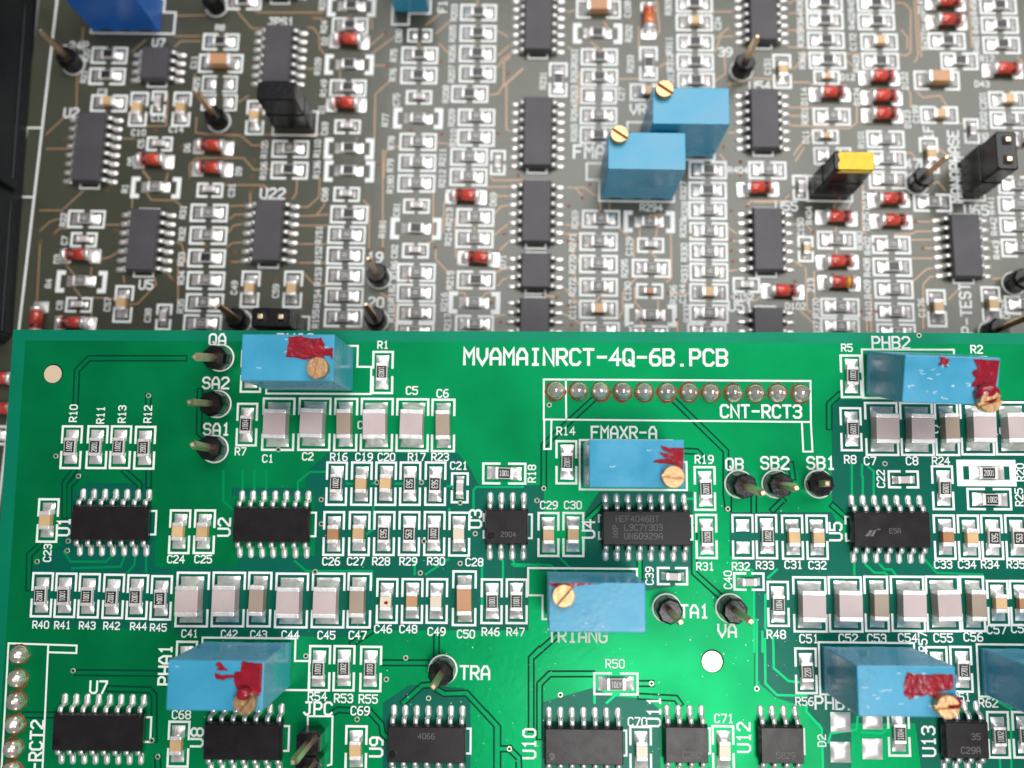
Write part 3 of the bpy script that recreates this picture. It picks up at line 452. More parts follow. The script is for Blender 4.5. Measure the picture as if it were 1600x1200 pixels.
GAPS=[[(-39.01, 13.21), (-50.03, 13.16), (-51.34, 11.76), (-51.27, 7.91)], [(-42.98, 8.91), (-42.82, 5.66)], [(-51.0, 0.35), (-51.97, -0.98), (-51.74, -4.72)], [(-50.45, -0.25), (-51.43, -1.35), (-51.23, -4.72)], [(-45.27, 0.38), (-43.48, -1.11), (-43.45, -1.68)], [(-42.51, 0.49), (-42.42, -1.29)], [(-54.29, -7.9), (-55.45, -9.02), (-55.3, -12.7)], [(7.59, 8.77), (1.97, 3.56), (1.98, -1.12)], [(16.58, 8.7), (22.3, 3.01), (22.2, -1.76), (22.39, -3.3)], [(5.78, 2.8), (7.01, 2.81)], [(17.73, 2.98), (19.07, 2.92), (19.72, 2.21)], [(29.48, 1.6), (29.66, 0.05)], [(25.29, -1.96), (25.25, -3.72)], [(28.49, -2.38), (27.35, -3.49)], [(8.54, -3.12), (6.48, -4.99)], [(12.58, -9.34), (12.57, -10.98)], [(18.65, -5.45), (18.57, -10.39), (21.56, -13.08)], [(22.53, -1.36), (22.49, -3.4)], [(3.41, -17.3), (0.94, -19.47)], [(1.56, -18.8), (0.65, -19.69), (0.68, -27.25)], [(7.35, -21.32), (2.68, -21.37), (1.57, -22.46), (1.58, -28.04)], [(12.42, -22.29), (13.74, -22.27)], [(12.48, -23.64), (16.36, -23.8), (16.8, -24.4)], [(-4.2, -25.69), (-2.93, -27.02), (-2.9, -31.55)], [(-1.67, -29.28), (-0.69, -30.2), (-0.62, -31.53)], [(-2.92, -29.29), (-1.67, -29.28)], [(-15.55, -20.36), (-10.7, -20.32)], [(-9.73, -19.65), (-9.76, -17.33)], [(-13.28, -24.57), (-11.22, -22.73), (-10.24, -22.65)], [(-9.53, -23.18), (-8.83, -23.58), (-6.38, -23.49), (-3.07, -26.89), (-3.04, -31.56)], [(-20.95, -25.73), (-20.4, -25.39), (-16.9, -25.56), (-15.61, -26.89), (-15.45, -27.83), (-15.02, -28.22)], [(-16.96, -16.98), (-19.04, -18.37)], [(-49.35, -21.74), (-40.27, -21.72)], [(-45.7, -23.41), (-41.17, -23.5), (-40.65, -24.04), (-40.41, -28.77)], [(-39.93, -30.64), (-39.82, -31.98)], [(-54.87, -26.29), (-51.48, -26.26)], [(35.1, 9.38), (33.94, 8.33), (33.86, 5.69)], [(33.95, -2.95), (35.38, -4.23)], [(-37.11, 9.51), (-36.99, 4.74), (-36.1, 3.99)]]
TRACKS=[[(-51.59, -8.62), (-50.77, -9.72), (-46.8, -9.69), (-46.08, -9.04)], [(-50.54, -10.46), (-45.08, -10.23), (-44.76, -9.12)], [(-44.29, -10.87), (-43.58, -10.04), (-43.54, -8.93)], [(-42.22, -10.76), (-42.3, -9.2)], [(-34.04, 0.45), (-33.9, -2.92), (-32.82, -3.85)], [(-31.86, 0.46), (-31.78, -1.6)], [(-30.53, 0.47), (-30.45, -1.59)], [(-29.2, 0.48), (-29.12, -1.58)], [(-22.59, 0.41), (-24.29, 0.4), (-25.58, -0.73), (-25.55, -1.67)], [(-0.33, -1.13), (-5.58, -1.16), (-5.86, -1.54), (-5.84, -3.58)], [(-17.02, -3.29), (-16.96, -5.88), (-17.69, -6.44)], [(-25.67, -9.45), (-24.32, -10.54), (-17.03, -10.48), (-17.0, -12.13)], [(-12.3, -8.98), (-12.27, -10.81)], [(-8.57, -9.13), (-11.06, -10.8)], [(-2.52, -9.27), (-2.5, -11.1)], [(-4.84, -9.29), (-4.79, -14.57)], [(-1.4, -9.08), (-1.21, -9.81), (-0.1, -9.8)], [(-8.55, -3.6), (-8.54, -4.34)], [(-20.09, -0.88), (-19.43, -0.88)], [(-17.26, -0.87), (-16.7, -0.73)], [(-14.62, -0.85), (-13.87, -0.84)], [(-8.78, -1.09), (-8.21, -1.09)], [(-1.51, -9.64), (2.76, -9.69), (3.32, -10.24)], [(3.78, -8.86), (4.98, -10.04)], [(25.07, -12.33), (24.92, -18.8)], [(25.88, -16.64), (25.83, -18.79)], [(17.86, -2.32), (18.79, -2.31)], [(10.12, -23.26), (8.87, -24.35)], [(7.55, -23.69), (7.55, -24.36)], [(25.3, -15.37), (25.13, -22.57)], [(26.13, -17.41), (26.08, -22.15), (27.3, -23.35), (30.47, -23.39)], [(27.04, -17.26), (27.02, -20.52), (28.58, -21.86), (29.68, -21.98)], [(30.44, -24.26), (30.42, -25.06), (32.01, -26.78), (32.01, -31.15)], [(26.3, -12.68), (26.21, -16.28), (26.74, -16.82)], [(36.12, -9.34), (36.08, -10.43)], [(37.32, -9.33), (38.29, -10.23), (39.39, -10.22), (39.75, -10.51)], [(38.88, -9.32), (39.4, -9.86), (40.14, -9.85), (40.57, -10.39)], [(43.67, -8.56), (45.06, -10.18), (49.99, -10.32), (50.31, -11.04)], [(36.18, 0.21), (36.12, -1.64)], [(37.39, 0.22), (37.32, -1.64)], [(38.59, 0.22), (38.52, -1.63)], [(26.62, -10.87), (27.65, -9.95)], [(36.23, 1.59), (36.19, 0.29)], [(37.35, 1.6), (37.3, 0.3)], [(37.99, 1.41), (38.62, 0.86), (38.6, 0.3)], [(37.8, 11.38), (37.98, 11.38)], [(50.88, -29.62), (50.88, -30.94)], [(52.41, -24.03), (52.03, -30.92)], [(31.75, -26.38), (32.01, -26.91), (32.01, -31.15)], [(49.72, -23.06), (52.38, -24.57)], [(35.9, -25.54), (35.72, -26.87), (32.96, -27.3), (32.65, -28.24)], [(39.15, -26.57), (38.44, -27.24), (36.25, -27.13)]]
BARE=[[(-24.72, 0.35), (-22.33, 2.51), (-7.63, 2.6), (-6.24, 0.89), (-5.29, -0.96), (2.0, -0.91), (2.02, -8.65), (0.33, -10.4), (0.36, -16.76), (-5.55, -16.81), (-6.04, -16.81), (-18.38, -16.92), (-19.2, -17.69), (-38.77, -17.45), (-39.12, -10.23), (-31.96, -10.17), (-32.01, -8.91), (-23.43, -8.85), (-23.64, -1.93), (-24.67, -1.22)], [(-55.21, -10.5), (-51.99, -7.8), (-51.96, -2.47), (-49.14, -1.02), (-42.24, -0.98), (-41.4, -7.72), (-41.27, -10.25), (-39.41, -10.23), (-39.07, -17.11), (-54.81, -16.56)], [(34.1, 7.7), (34.99, 8.79), (55.62, 8.89), (54.47, -17.83), (41.71, -17.94), (32.58, -17.69), (29.03, -18.06), (24.83, -22.43), (25.12, -10.0), (22.48, -8.49), (22.58, -3.74), (33.87, -3.66), (35.3, -7.14), (35.42, -3.65), (33.91, -2.61), (34.1, 3.41)], [(8.14, -1.58), (18.51, -1.51), (18.53, -9.36), (16.95, -11.79), (12.59, -12.52), (11.55, -10.25), (1.46, -10.33), (1.46, -8.79), (6.62, -8.2), (6.63, -3.85)], [(1.78, -24.42), (7.28, -22.81), (9.71, -23.66), (13.31, -23.9), (14.68, -25.09), (14.6, -31.75), (1.8, -31.9)], [(-15.52, -24.6), (-12.62, -22.67), (-6.67, -22.95), (-5.95, -24.63), (-5.87, -31.99), (-15.36, -32.1)], [(29.38, -17.92), (32.86, -17.69), (54.47, -17.83), (53.71, -31.3), (42.5, -31.43), (42.05, -26.14), (35.19, -26.21), (35.0, -31.52), (32.14, -31.55), (32.01, -26.91), (30.29, -24.59), (27.15, -23.62), (25.39, -22.16), (25.48, -18.23)], [(-33.03, -1.42), (-23.66, -1.36), (-23.63, -2.29), (-33.0, -2.35)]]
DISCS=[(-54.08, 11.33, 1.02), (20.35, -19.88, 1.12)]
BIGPADS=[(34.03, -26.09, 2.5, 2.4), (37.47, -25.79, 2.5, 2.4), (33.92, -29.22, 2.5, 2.5), (37.35, -28.85, 2.5, 2.5)]
HEADER=(-22.98, -28.31)
REAR_PARTS=[('r', -58.64, 32.14, 0), ('r', -58.66, 29.0, 0), ('r', -43.21, 34.35, 0), ('r', -40.48, 40.5, 0), ('C', -42.97, 31.12, 0), ('e', -42.9, 28.07, 0), ('e', -42.76, 25.34, 0), ('c', -53.84, 24.21, 90), ('c', -47.86, 24.29, 90), ('c', -37.62, 23.19, 90), ('k', -51.13, 25.16, 90), ('c', -58.0, 25.02, 0), ('k', -50.49, 19.18, 0), ('d', -50.96, 16.63, 0), ('d', -42.95, 18.73, 0), ('d', -43.1, 15.58, 0), ('b', -25.22, 39.9, 0), ('b', -25.12, 31.16, 0), ('b', -24.49, 18.86, 0), ('b', -24.32, 15.61, 0), ('b', -15.28, 23.37, 0), ('r', -25.3, 36.96, 0), ('r', -25.1, 27.68, 0), ('r', -32.51, 18.68, 0), ('r', -32.43, 15.62, 0), ('r', -15.41, 32.66, 0), ('r', -15.41, 29.66, 0), ('r', -15.15, 19.96, 0), ('r', -15.15, 16.94, 0), ('r', -7.45, 39.2, 0), ('r', -7.43, 36.03, 0), ('r', -7.44, 33.0, 0), ('r', -7.36, 30.01, 0), ('r', -8.34, 27.02, 0), ('r', -7.32, 23.6, 0), ('r', -7.29, 20.68, 0), ('r', -8.16, 17.89, 0), ('r', -8.15, 15.01, 0), ('d', -25.3, 34.56, 0), ('d', -25.16, 25.13, 0), ('k', -24.88, 22.02, 0), ('k', -15.28, 26.44, 0), ('ek', -15.52, 35.63, 0), ('k', -4.23, 17.15, 90), ('r', -15.15, 14.01, 0), ('r', -14.66, 1.6, 0), ('r', -14.62, -1.2, 0), ('r', -14.51, -3.93, 0), ('r', -14.57, -6.48, 0), ('r', -24.0, 9.49, 0), ('r', -24.19, 6.63, 0), ('r', -24.2, 3.76, 0), ('r', -24.12, 0.98, 0), ('r', -24.08, -1.88, 0), ('r', -24.05, -4.73, 0), ('r', -7.08, 9.35, 0), ('r', -7.11, 6.36, 0), ('r', -6.73, 0.7, 0), ('r', -6.78, -5.33, 0), ('k', -15.02, 10.81, 0), ('k', -14.89, 4.6, 0), ('k', -24.49, 12.33, 0), ('b', -14.97, 7.68, 0), ('b', -6.87, -2.39, 0), ('d', -8.23, 12.21, 0), ('d', -6.7, 3.62, 0), ('c', -30.94, -0.97, 90), ('C', 9.22, 39.89, 0), ('b', 9.12, 36.22, 0), ('r', 9.37, 32.71, 0), ('r', 9.39, 29.72, 0), ('r', 9.3, 24.06, 0), ('r', 9.31, 21.27, 0), ('r', 22.5, 40.8, 0), ('r', 22.54, 34.99, 0), ('r', 22.5, 32.12, 0), ('r', 22.58, 29.34, 0), ('e', 9.29, 27.0, 0), ('dO', 15.97, 38.19, 90), ('r', 16.11, 31.79, 90), ('r', 3.75, 29.28, 90), ('c', 16.09, 27.58, 0), ('c', 22.46, 38.01, 0), ('r', 40.42, 41.13, 0), ('r', 40.44, 38.47, 0), ('r', 40.45, 35.57, 0), ('r', 40.57, 32.58, 0), ('r', 40.83, 24.36, 0), ('r', 40.72, 18.69, 0), ('r', 47.48, 41.2, 0), ('r', 47.46, 38.42, 0), ('r', 47.76, 32.55, 0), ('r', 47.9, 21.19, 0), ('r', 47.99, 18.32, 0), ('r', 56.94, 35.64, 0), ('r', 58.47, 32.68, 0), ('r', 64.27, 41.0, 0), ('r', 64.3, 38.11, 0), ('r', 64.32, 35.11, 0), ('r', 64.57, 24.19, 0), ('c', 34.34, 30.9, 90), ('c', 53.61, 18.99, 90), ('kt', 40.36, 30.06, 0), ('kt', 39.88, 21.44, 0), ('d', 40.83, 27.46, 0), ('d', 47.52, 29.95, 0), ('d', 47.74, 27.2, 0), ('d', 47.68, 24.57, 0), ('d', 56.93, 41.3, 0), ('d', 56.99, 38.4, 0), ('d', 64.27, 31.19, 0), ('d', 67.05, 21.41, 0), ('c', 47.73, 35.41, 0), ('c', 55.29, 24.79, 0), ('c', 64.55, 27.05, 0), ('C', 55.23, 29.8, 0), ('k', 59.48, 22.55, 90), ('b', -50.44, 12.9, 0), ('b', -59.25, -0.4, 0), ('r', -59.46, 8.31, 0), ('r', -42.92, 9.44, 0), ('r', -42.78, 6.26, 0), ('r', -42.76, 3.11, 0), ('r', -42.63, 0.03, 0), ('r', -42.55, -2.99, 0), ('r', -42.62, -5.84, 0), ('k', -59.51, 5.41, 0), ('k', -59.27, -3.55, 0), ('k', -43.05, 12.65, 0), ('d', -59.77, 3.07, 0), ('d', -59.34, -6.13, 0), ('d', -64.17, -5.99, 90), ('c', -53.34, -3.34, 90), ('c', -36.61, -1.06, 90), ('k', -47.81, -5.02, 90), ('r', 9.71, 9.38, 0), ('r', 9.39, 6.22, 0), ('r', 9.4, 3.15, 0), ('r', 9.42, 0.0, 0), ('r', 9.67, -5.94, 0), ('r', 16.34, 2.68, 0), ('r', 23.99, 16.49, 0), ('r', 23.94, 13.57, 0), ('r', 23.9, 10.81, 0), ('r', 23.97, 7.89, 0), ('r', 23.92, 5.06, 0), ('r', 23.92, 2.28, 0), ('r', 23.84, -3.34, 0), ('r', 31.96, 16.56, 0), ('c', 9.44, -3.02, 0), ('c', 23.88, -0.51, 0), ('b', 16.12, 9.1, 0), ('b', 16.24, -3.69, 0), ('k', 16.28, 5.84, 0), ('k', 28.8, 0.6, 0), ('kb', 16.14, -0.41, 0), ('d', 30.66, 13.74, 0), ('r', 23.54, -5.92, 0), ('r', 16.01, -6.28, 0), ('k', 36.27, 14.18, 90), ('d', 40.94, 10.02, 0), ('d', 40.86, 3.89, 0), ('d', 33.65, -0.34, 0), ('d', 47.99, 12.47, 0), ('d', 48.12, 9.66, 0), ('dY', 40.92, 0.92, 0), ('kt', 36.7, 5.66, 90), ('r', 40.78, 6.92, 0), ('r', 40.9, -2.21, 0), ('r', 40.8, -4.84, 0), ('r', 47.96, 15.41, 0), ('r', 47.96, 6.41, 0), ('r', 47.92, 3.36, 0), ('r', 47.99, 0.35, 0), ('r', 47.95, -2.7, 0), ('r', 48.02, -5.49, 0), ('r', 53.68, 12.32, 0), ('r', 65.03, 14.95, 0), ('r', 64.82, 12.13, 0), ('r', 64.83, 9.22, 0), ('r', 64.83, 6.22, 0), ('r', 64.7, -1.51, 0), ('c', 53.4, -2.09, 90), ('c', 60.48, -1.58, 90), ('d', -68.49, -13.67, 0), ('d', -67.68, -17.71, 0), ('r', -68.46, -21.07, 0)]
REAR_CHIPS=[(8, -51.58, 30.34, 'U7'), (16, -59.49, 18.03, 'U2'), (14, -34.83, 31.91, ''), (14, -35.31, 44.96, ''), (14, 0.89, 37.13, ''), (16, 1.06, 21.09, ''), (14, 1.07, 9.9, ''), (8, 1.12, 1.76, ''), (14, 1.09, -6.2, ''), (14, 31.67, 38.93, ''), (14, 31.45, 23.35, 'U54'), (14, 31.44, 6.51, 'U55'), (14, 31.18, -6.95, 'U51'), (14, 57.09, 6.04, 'U65'), (14, -51.02, 5.16, 'U5'), (14, -34.41, 6.67, 'U22')]
REAR_PINS=[(-63.49, 30.7, 'tall bare pin at far left below the dark blue trimmer'), (-42.55, 22.52, 'pin between the top left chips'), (-44.21, 39.69, ''), (28.79, 30.95, 'pin marked 39'), (-19.54, 0.83, 'pin marked 19'), (-19.56, -4.99, 'pin marked 20'), (-37.64, -5.41, ''), (51.72, 14.99, 'pin marked 47'), (63.61, 1.41, ''), (60.13, -5.17, '')]
REAR_TEXT=[('-24P', -63.55, 33.55, 0, 1.1), ('U7', -51.91, 34.12, 0, 1.1), ('U2', -63.1, 23.55, 0, 1.3), ('JPS1', -35.03, 37.49, 0, 1.1), ('U22', -34.5, 12.3, 0, 1.4), ('19', -20.22, 3.59, 0, 1.3), ('20', -19.83, -2.56, 0, 1.3), ('FMAXR', 9.55, 18.86, 0, 1.75), ('VR', 14.66, 25.11, 0, 1.4), ('39', 26.66, 33.66, 0, 1.2), ('U54', 31.25, 28.71, 0, 1.2), ('U55', 34.34, 11.56, 0, 1.2), ('U51', 27.97, -2.25, 0, 1.3), ('C152', 28.39, -1.0, 0, 0.8), ('R294', 16.38, 11.1, 0, 0.9), ('U65', 59.37, 11.35, 0, 1.3), ('MONOPHASE', 56.95, 17.48, 90, 1.35), ('P-TEST', 57.16, -2.06, 90, 1.35), ('47', 51.31, 17.77, 0, 1.2), ('U5', -50.55, -0.65, 0, 1.2), ('F1', -12.52, 40.04, 90, 1.1), ('1F', 53.68, 22.23, 90, 1.2), ('R269', 6.24, 9.25, 90, 0.75), ('R271', 5.94, 6.1, 90, 0.75), ('R270', 5.97, 3.09, 90, 0.75), ('R272', 6.0, -0.01, 90, 0.75), ('C117', 6.03, -3.08, 90, 0.75), ('C129', 13.44, 5.64, 90, 0.75), ('R295', 12.84, 2.63, 90, 0.75), ('C130', 13.24, -0.46, 90, 0.75), ('R296', 19.22, -0.81, 90, 0.75), ('R327', 20.69, 13.59, 90, 0.75), ('R328', 20.84, 10.76, 90, 0.75), ('R329', 20.59, 8.3, 90, 0.75), ('R330', 20.71, 4.94, 90, 0.75), ('R331', 20.72, 2.07, 90, 0.75), ('C144', 20.43, -0.68, 90, 0.75), ('R332', 20.95, -3.27, 90, 0.75), ('R151', -27.91, 6.61, 90, 0.75), ('R152', -27.82, 3.82, 90, 0.75), ('R153', -27.69, 0.81, 90, 0.75), ('R154', -27.63, -2.17, 90, 0.75), ('R155', -27.7, -4.9, 90, 0.75), ('R181', -19.46, 7.57, 90, 0.75), ('C81', -17.64, 10.3, 90, 0.75), ('C82', -17.69, 4.44, 90, 0.75), ('R186', -17.64, 1.9, 90, 0.75), ('R182', -17.82, -1.21, 90, 0.75), ('R183', -17.77, -3.94, 90, 0.75), ('R212', -11.7, 14.78, 90, 0.75), ('R213', -10.57, 9.35, 90, 0.75), ('R214', -10.59, 6.65, 90, 0.75), ('R215', -10.17, 0.64, 90, 0.75), ('R216', -10.85, -2.34, 90, 0.75), ('R217', -10.32, -5.17, 90, 0.75), ('D69', -4.74, 11.91, 90, 0.75), ('D71', -3.24, 3.29, 90, 0.75), ('C59', -33.2, -1.23, 90, 0.75), ('R180', -18.66, 13.84, 90, 0.75), ('C68', -27.44, 12.28, 90, 0.75), ('R23', -29.37, 40.24, 90, 0.75), ('R24', -28.94, 36.79, 90, 0.75), ('D2', -28.7, 34.64, 90, 0.75), ('R109', -29.47, 30.86, 90, 0.75), ('R149', -28.47, 27.63, 90, 0.75), ('D1', -28.59, 24.54, 90, 0.75), ('C69', -27.97, 21.73, 90, 0.75), ('R110', -28.84, 18.8, 90, 0.75), ('R136', -28.74, 15.79, 90, 0.75), ('R75', -19.02, 32.62, 90, 0.75), ('R76', -19.01, 29.74, 90, 0.75), ('C75', -18.38, 26.03, 90, 0.75), ('R77', -19.75, 23.06, 90, 0.75), ('R78', -18.8, 19.79, 90, 0.75), ('R79', -18.78, 16.53, 90, 0.75), ('R203', -10.85, 39.16, 90, 0.75), ('R205', -10.98, 35.99, 90, 0.75), ('R206', -10.93, 32.96, 90, 0.75), ('R207', -10.9, 29.96, 90, 0.75), ('R208', -11.61, 26.98, 90, 0.75), ('R209', -10.69, 23.55, 90, 0.75), ('R210', -10.37, 20.63, 90, 0.75), ('R211', -11.76, 17.83, 90, 0.75), ('C80', -18.44, 35.52, 90, 0.75), ('R105', -36.06, 18.58, 90, 0.75), ('R106', -35.97, 15.56, 90, 0.75), ('R231', 1.68, 29.13, 90, 0.75), ('R261', 5.95, 32.66, 90, 0.75), ('R262', 5.93, 30.17, 90, 0.75), ('R263', 5.96, 27.21, 90, 0.75), ('R264', 5.98, 24.51, 90, 0.75), ('R265', 6.01, 21.58, 90, 0.75), ('R232', 13.41, 36.27, 90, 0.75), ('R233', 13.64, 31.76, 90, 0.75), ('R311', 18.96, 34.57, 90, 0.75), ('R312', 19.05, 32.07, 90, 0.75), ('R313', 19.15, 29.72, 90, 0.75), ('C27', 12.38, 27.29, 90, 0.75), ('C24', 25.7, 37.92, 90, 0.75), ('R309', 18.89, 40.38, 90, 0.75), ('C108', 13.25, 39.94, 90, 0.75), ('C151', 32.36, 31.61, 90, 0.75), ('R363', 37.07, 41.09, 90, 0.75), ('R364', 37.05, 38.43, 90, 0.75), ('R365', 37.01, 35.79, 90, 0.75), ('R366', 37.14, 32.54, 90, 0.75), ('D114', 37.23, 27.24, 90, 0.75), ('R301', 37.21, 24.43, 90, 0.75), ('D11', 37.22, 21.41, 90, 0.75), ('R401', 44.13, 41.17, 90, 0.75), ('R402', 44.13, 38.51, 90, 0.75), ('C172', 44.16, 35.37, 90, 0.75), ('R403', 44.48, 32.13, 90, 0.75), ('D124', 44.34, 27.33, 90, 0.75), ('D122', 50.92, 29.74, 90, 0.75), ('D123', 50.97, 24.13, 90, 0.75), ('C199', 52.14, 24.87, 90, 0.75), ('R101', 44.64, 21.15, 90, 0.75), ('D141', 53.69, 41.02, 90, 0.75), ('D140', 54.12, 38.37, 90, 0.75), ('R437', 53.97, 35.61, 90, 0.75), ('R458', 60.93, 40.84, 90, 0.75), ('R459', 60.98, 38.07, 90, 0.75), ('R460', 60.9, 35.07, 90, 0.75), ('C201', 61.27, 26.94, 90, 0.75), ('R202', 61.2, 24.14, 90, 0.75), ('R85', 61.24, 21.37, 90, 0.75), ('D127', 44.93, 12.54, 90, 0.75), ('D125', 44.8, 9.61, 90, 0.75), ('R402', 44.83, 6.25, 90, 0.75), ('R408', 44.63, 3.26, 90, 0.75), ('R409', 44.56, 0.3, 90, 0.75), ('R410', 44.58, -2.64, 90, 0.75), ('R370', 37.78, -2.31, 90, 0.75), ('R371', 37.77, -4.67, 90, 0.75), ('Z13', 37.23, 0.74, 90, 0.75), ('C176', 51.45, -2.07, 90, 0.75), ('R380', 43.8, 6.93, 90, 0.75), ('C150', 36.13, 8.66, 90, 0.75), ('R404', 37.3, 10.31, 90, 0.75), ('R441', 61.4, 12.08, 90, 0.75), ('R442', 61.53, 9.17, 90, 0.75), ('R443', 61.64, 5.94, 90, 0.75), ('C177', 62.28, -2.11, 90, 0.75), ('R22', -62.58, 8.2, 90, 0.75), ('C7', -62.11, 5.26, 90, 0.75), ('D3', -62.86, 2.67, 90, 0.75), ('R4', -63.62, -0.71, 90, 0.75), ('C8', -61.84, -3.67, 90, 0.75), ('C57', -55.46, -3.44, 90, 0.75), ('C38', -49.95, -4.83, 90, 0.75), ('C31', -40.09, 12.69, 90, 0.75), ('R31', -46.45, 9.51, 90, 0.75), ('R32', -46.31, 6.44, 90, 0.75), ('R33', -46.13, 2.94, 90, 0.75), ('R34', -45.92, 0.39, 90, 0.75), ('R35', -45.71, -3.51, 90, 0.75), ('C49', -38.75, -0.87, 90, 0.75), ('R1', -54.62, 12.72, 90, 0.75), ('R20', -61.87, 32.1, 90, 0.75), ('R21', -61.9, 28.96, 90, 0.75), ('C11', -46.73, 31.28, 90, 0.75), ('R25', -46.12, 28.03, 90, 0.75), ('C5', -53.03, 19.2, 90, 0.75), ('D5', -54.18, 16.63, 90, 0.75), ('D6', -46.64, 18.68, 90, 0.75), ('D9', -39.37, 15.4, 90, 0.75), ('C3', -59.09, 26.67, 0, 0.8), ('C10', -53.52, 20.78, 0, 0.8), ('C12', -50.93, 22.89, 0, 0.8), ('C14', -48.36, 21.33, 0, 0.8), ('R8', -43.49, 36.5, 0, 0.8), ('D12', 43.21, 30.14, 0, 0.8), ('R12', 62.25, 33.09, 0, 0.8), ('D43', 61.32, 29.38, 0, 0.8), ('D102', 35.13, -2.13, 0, 0.8), ('R404', 28.03, 16.55, 0, 0.8)]
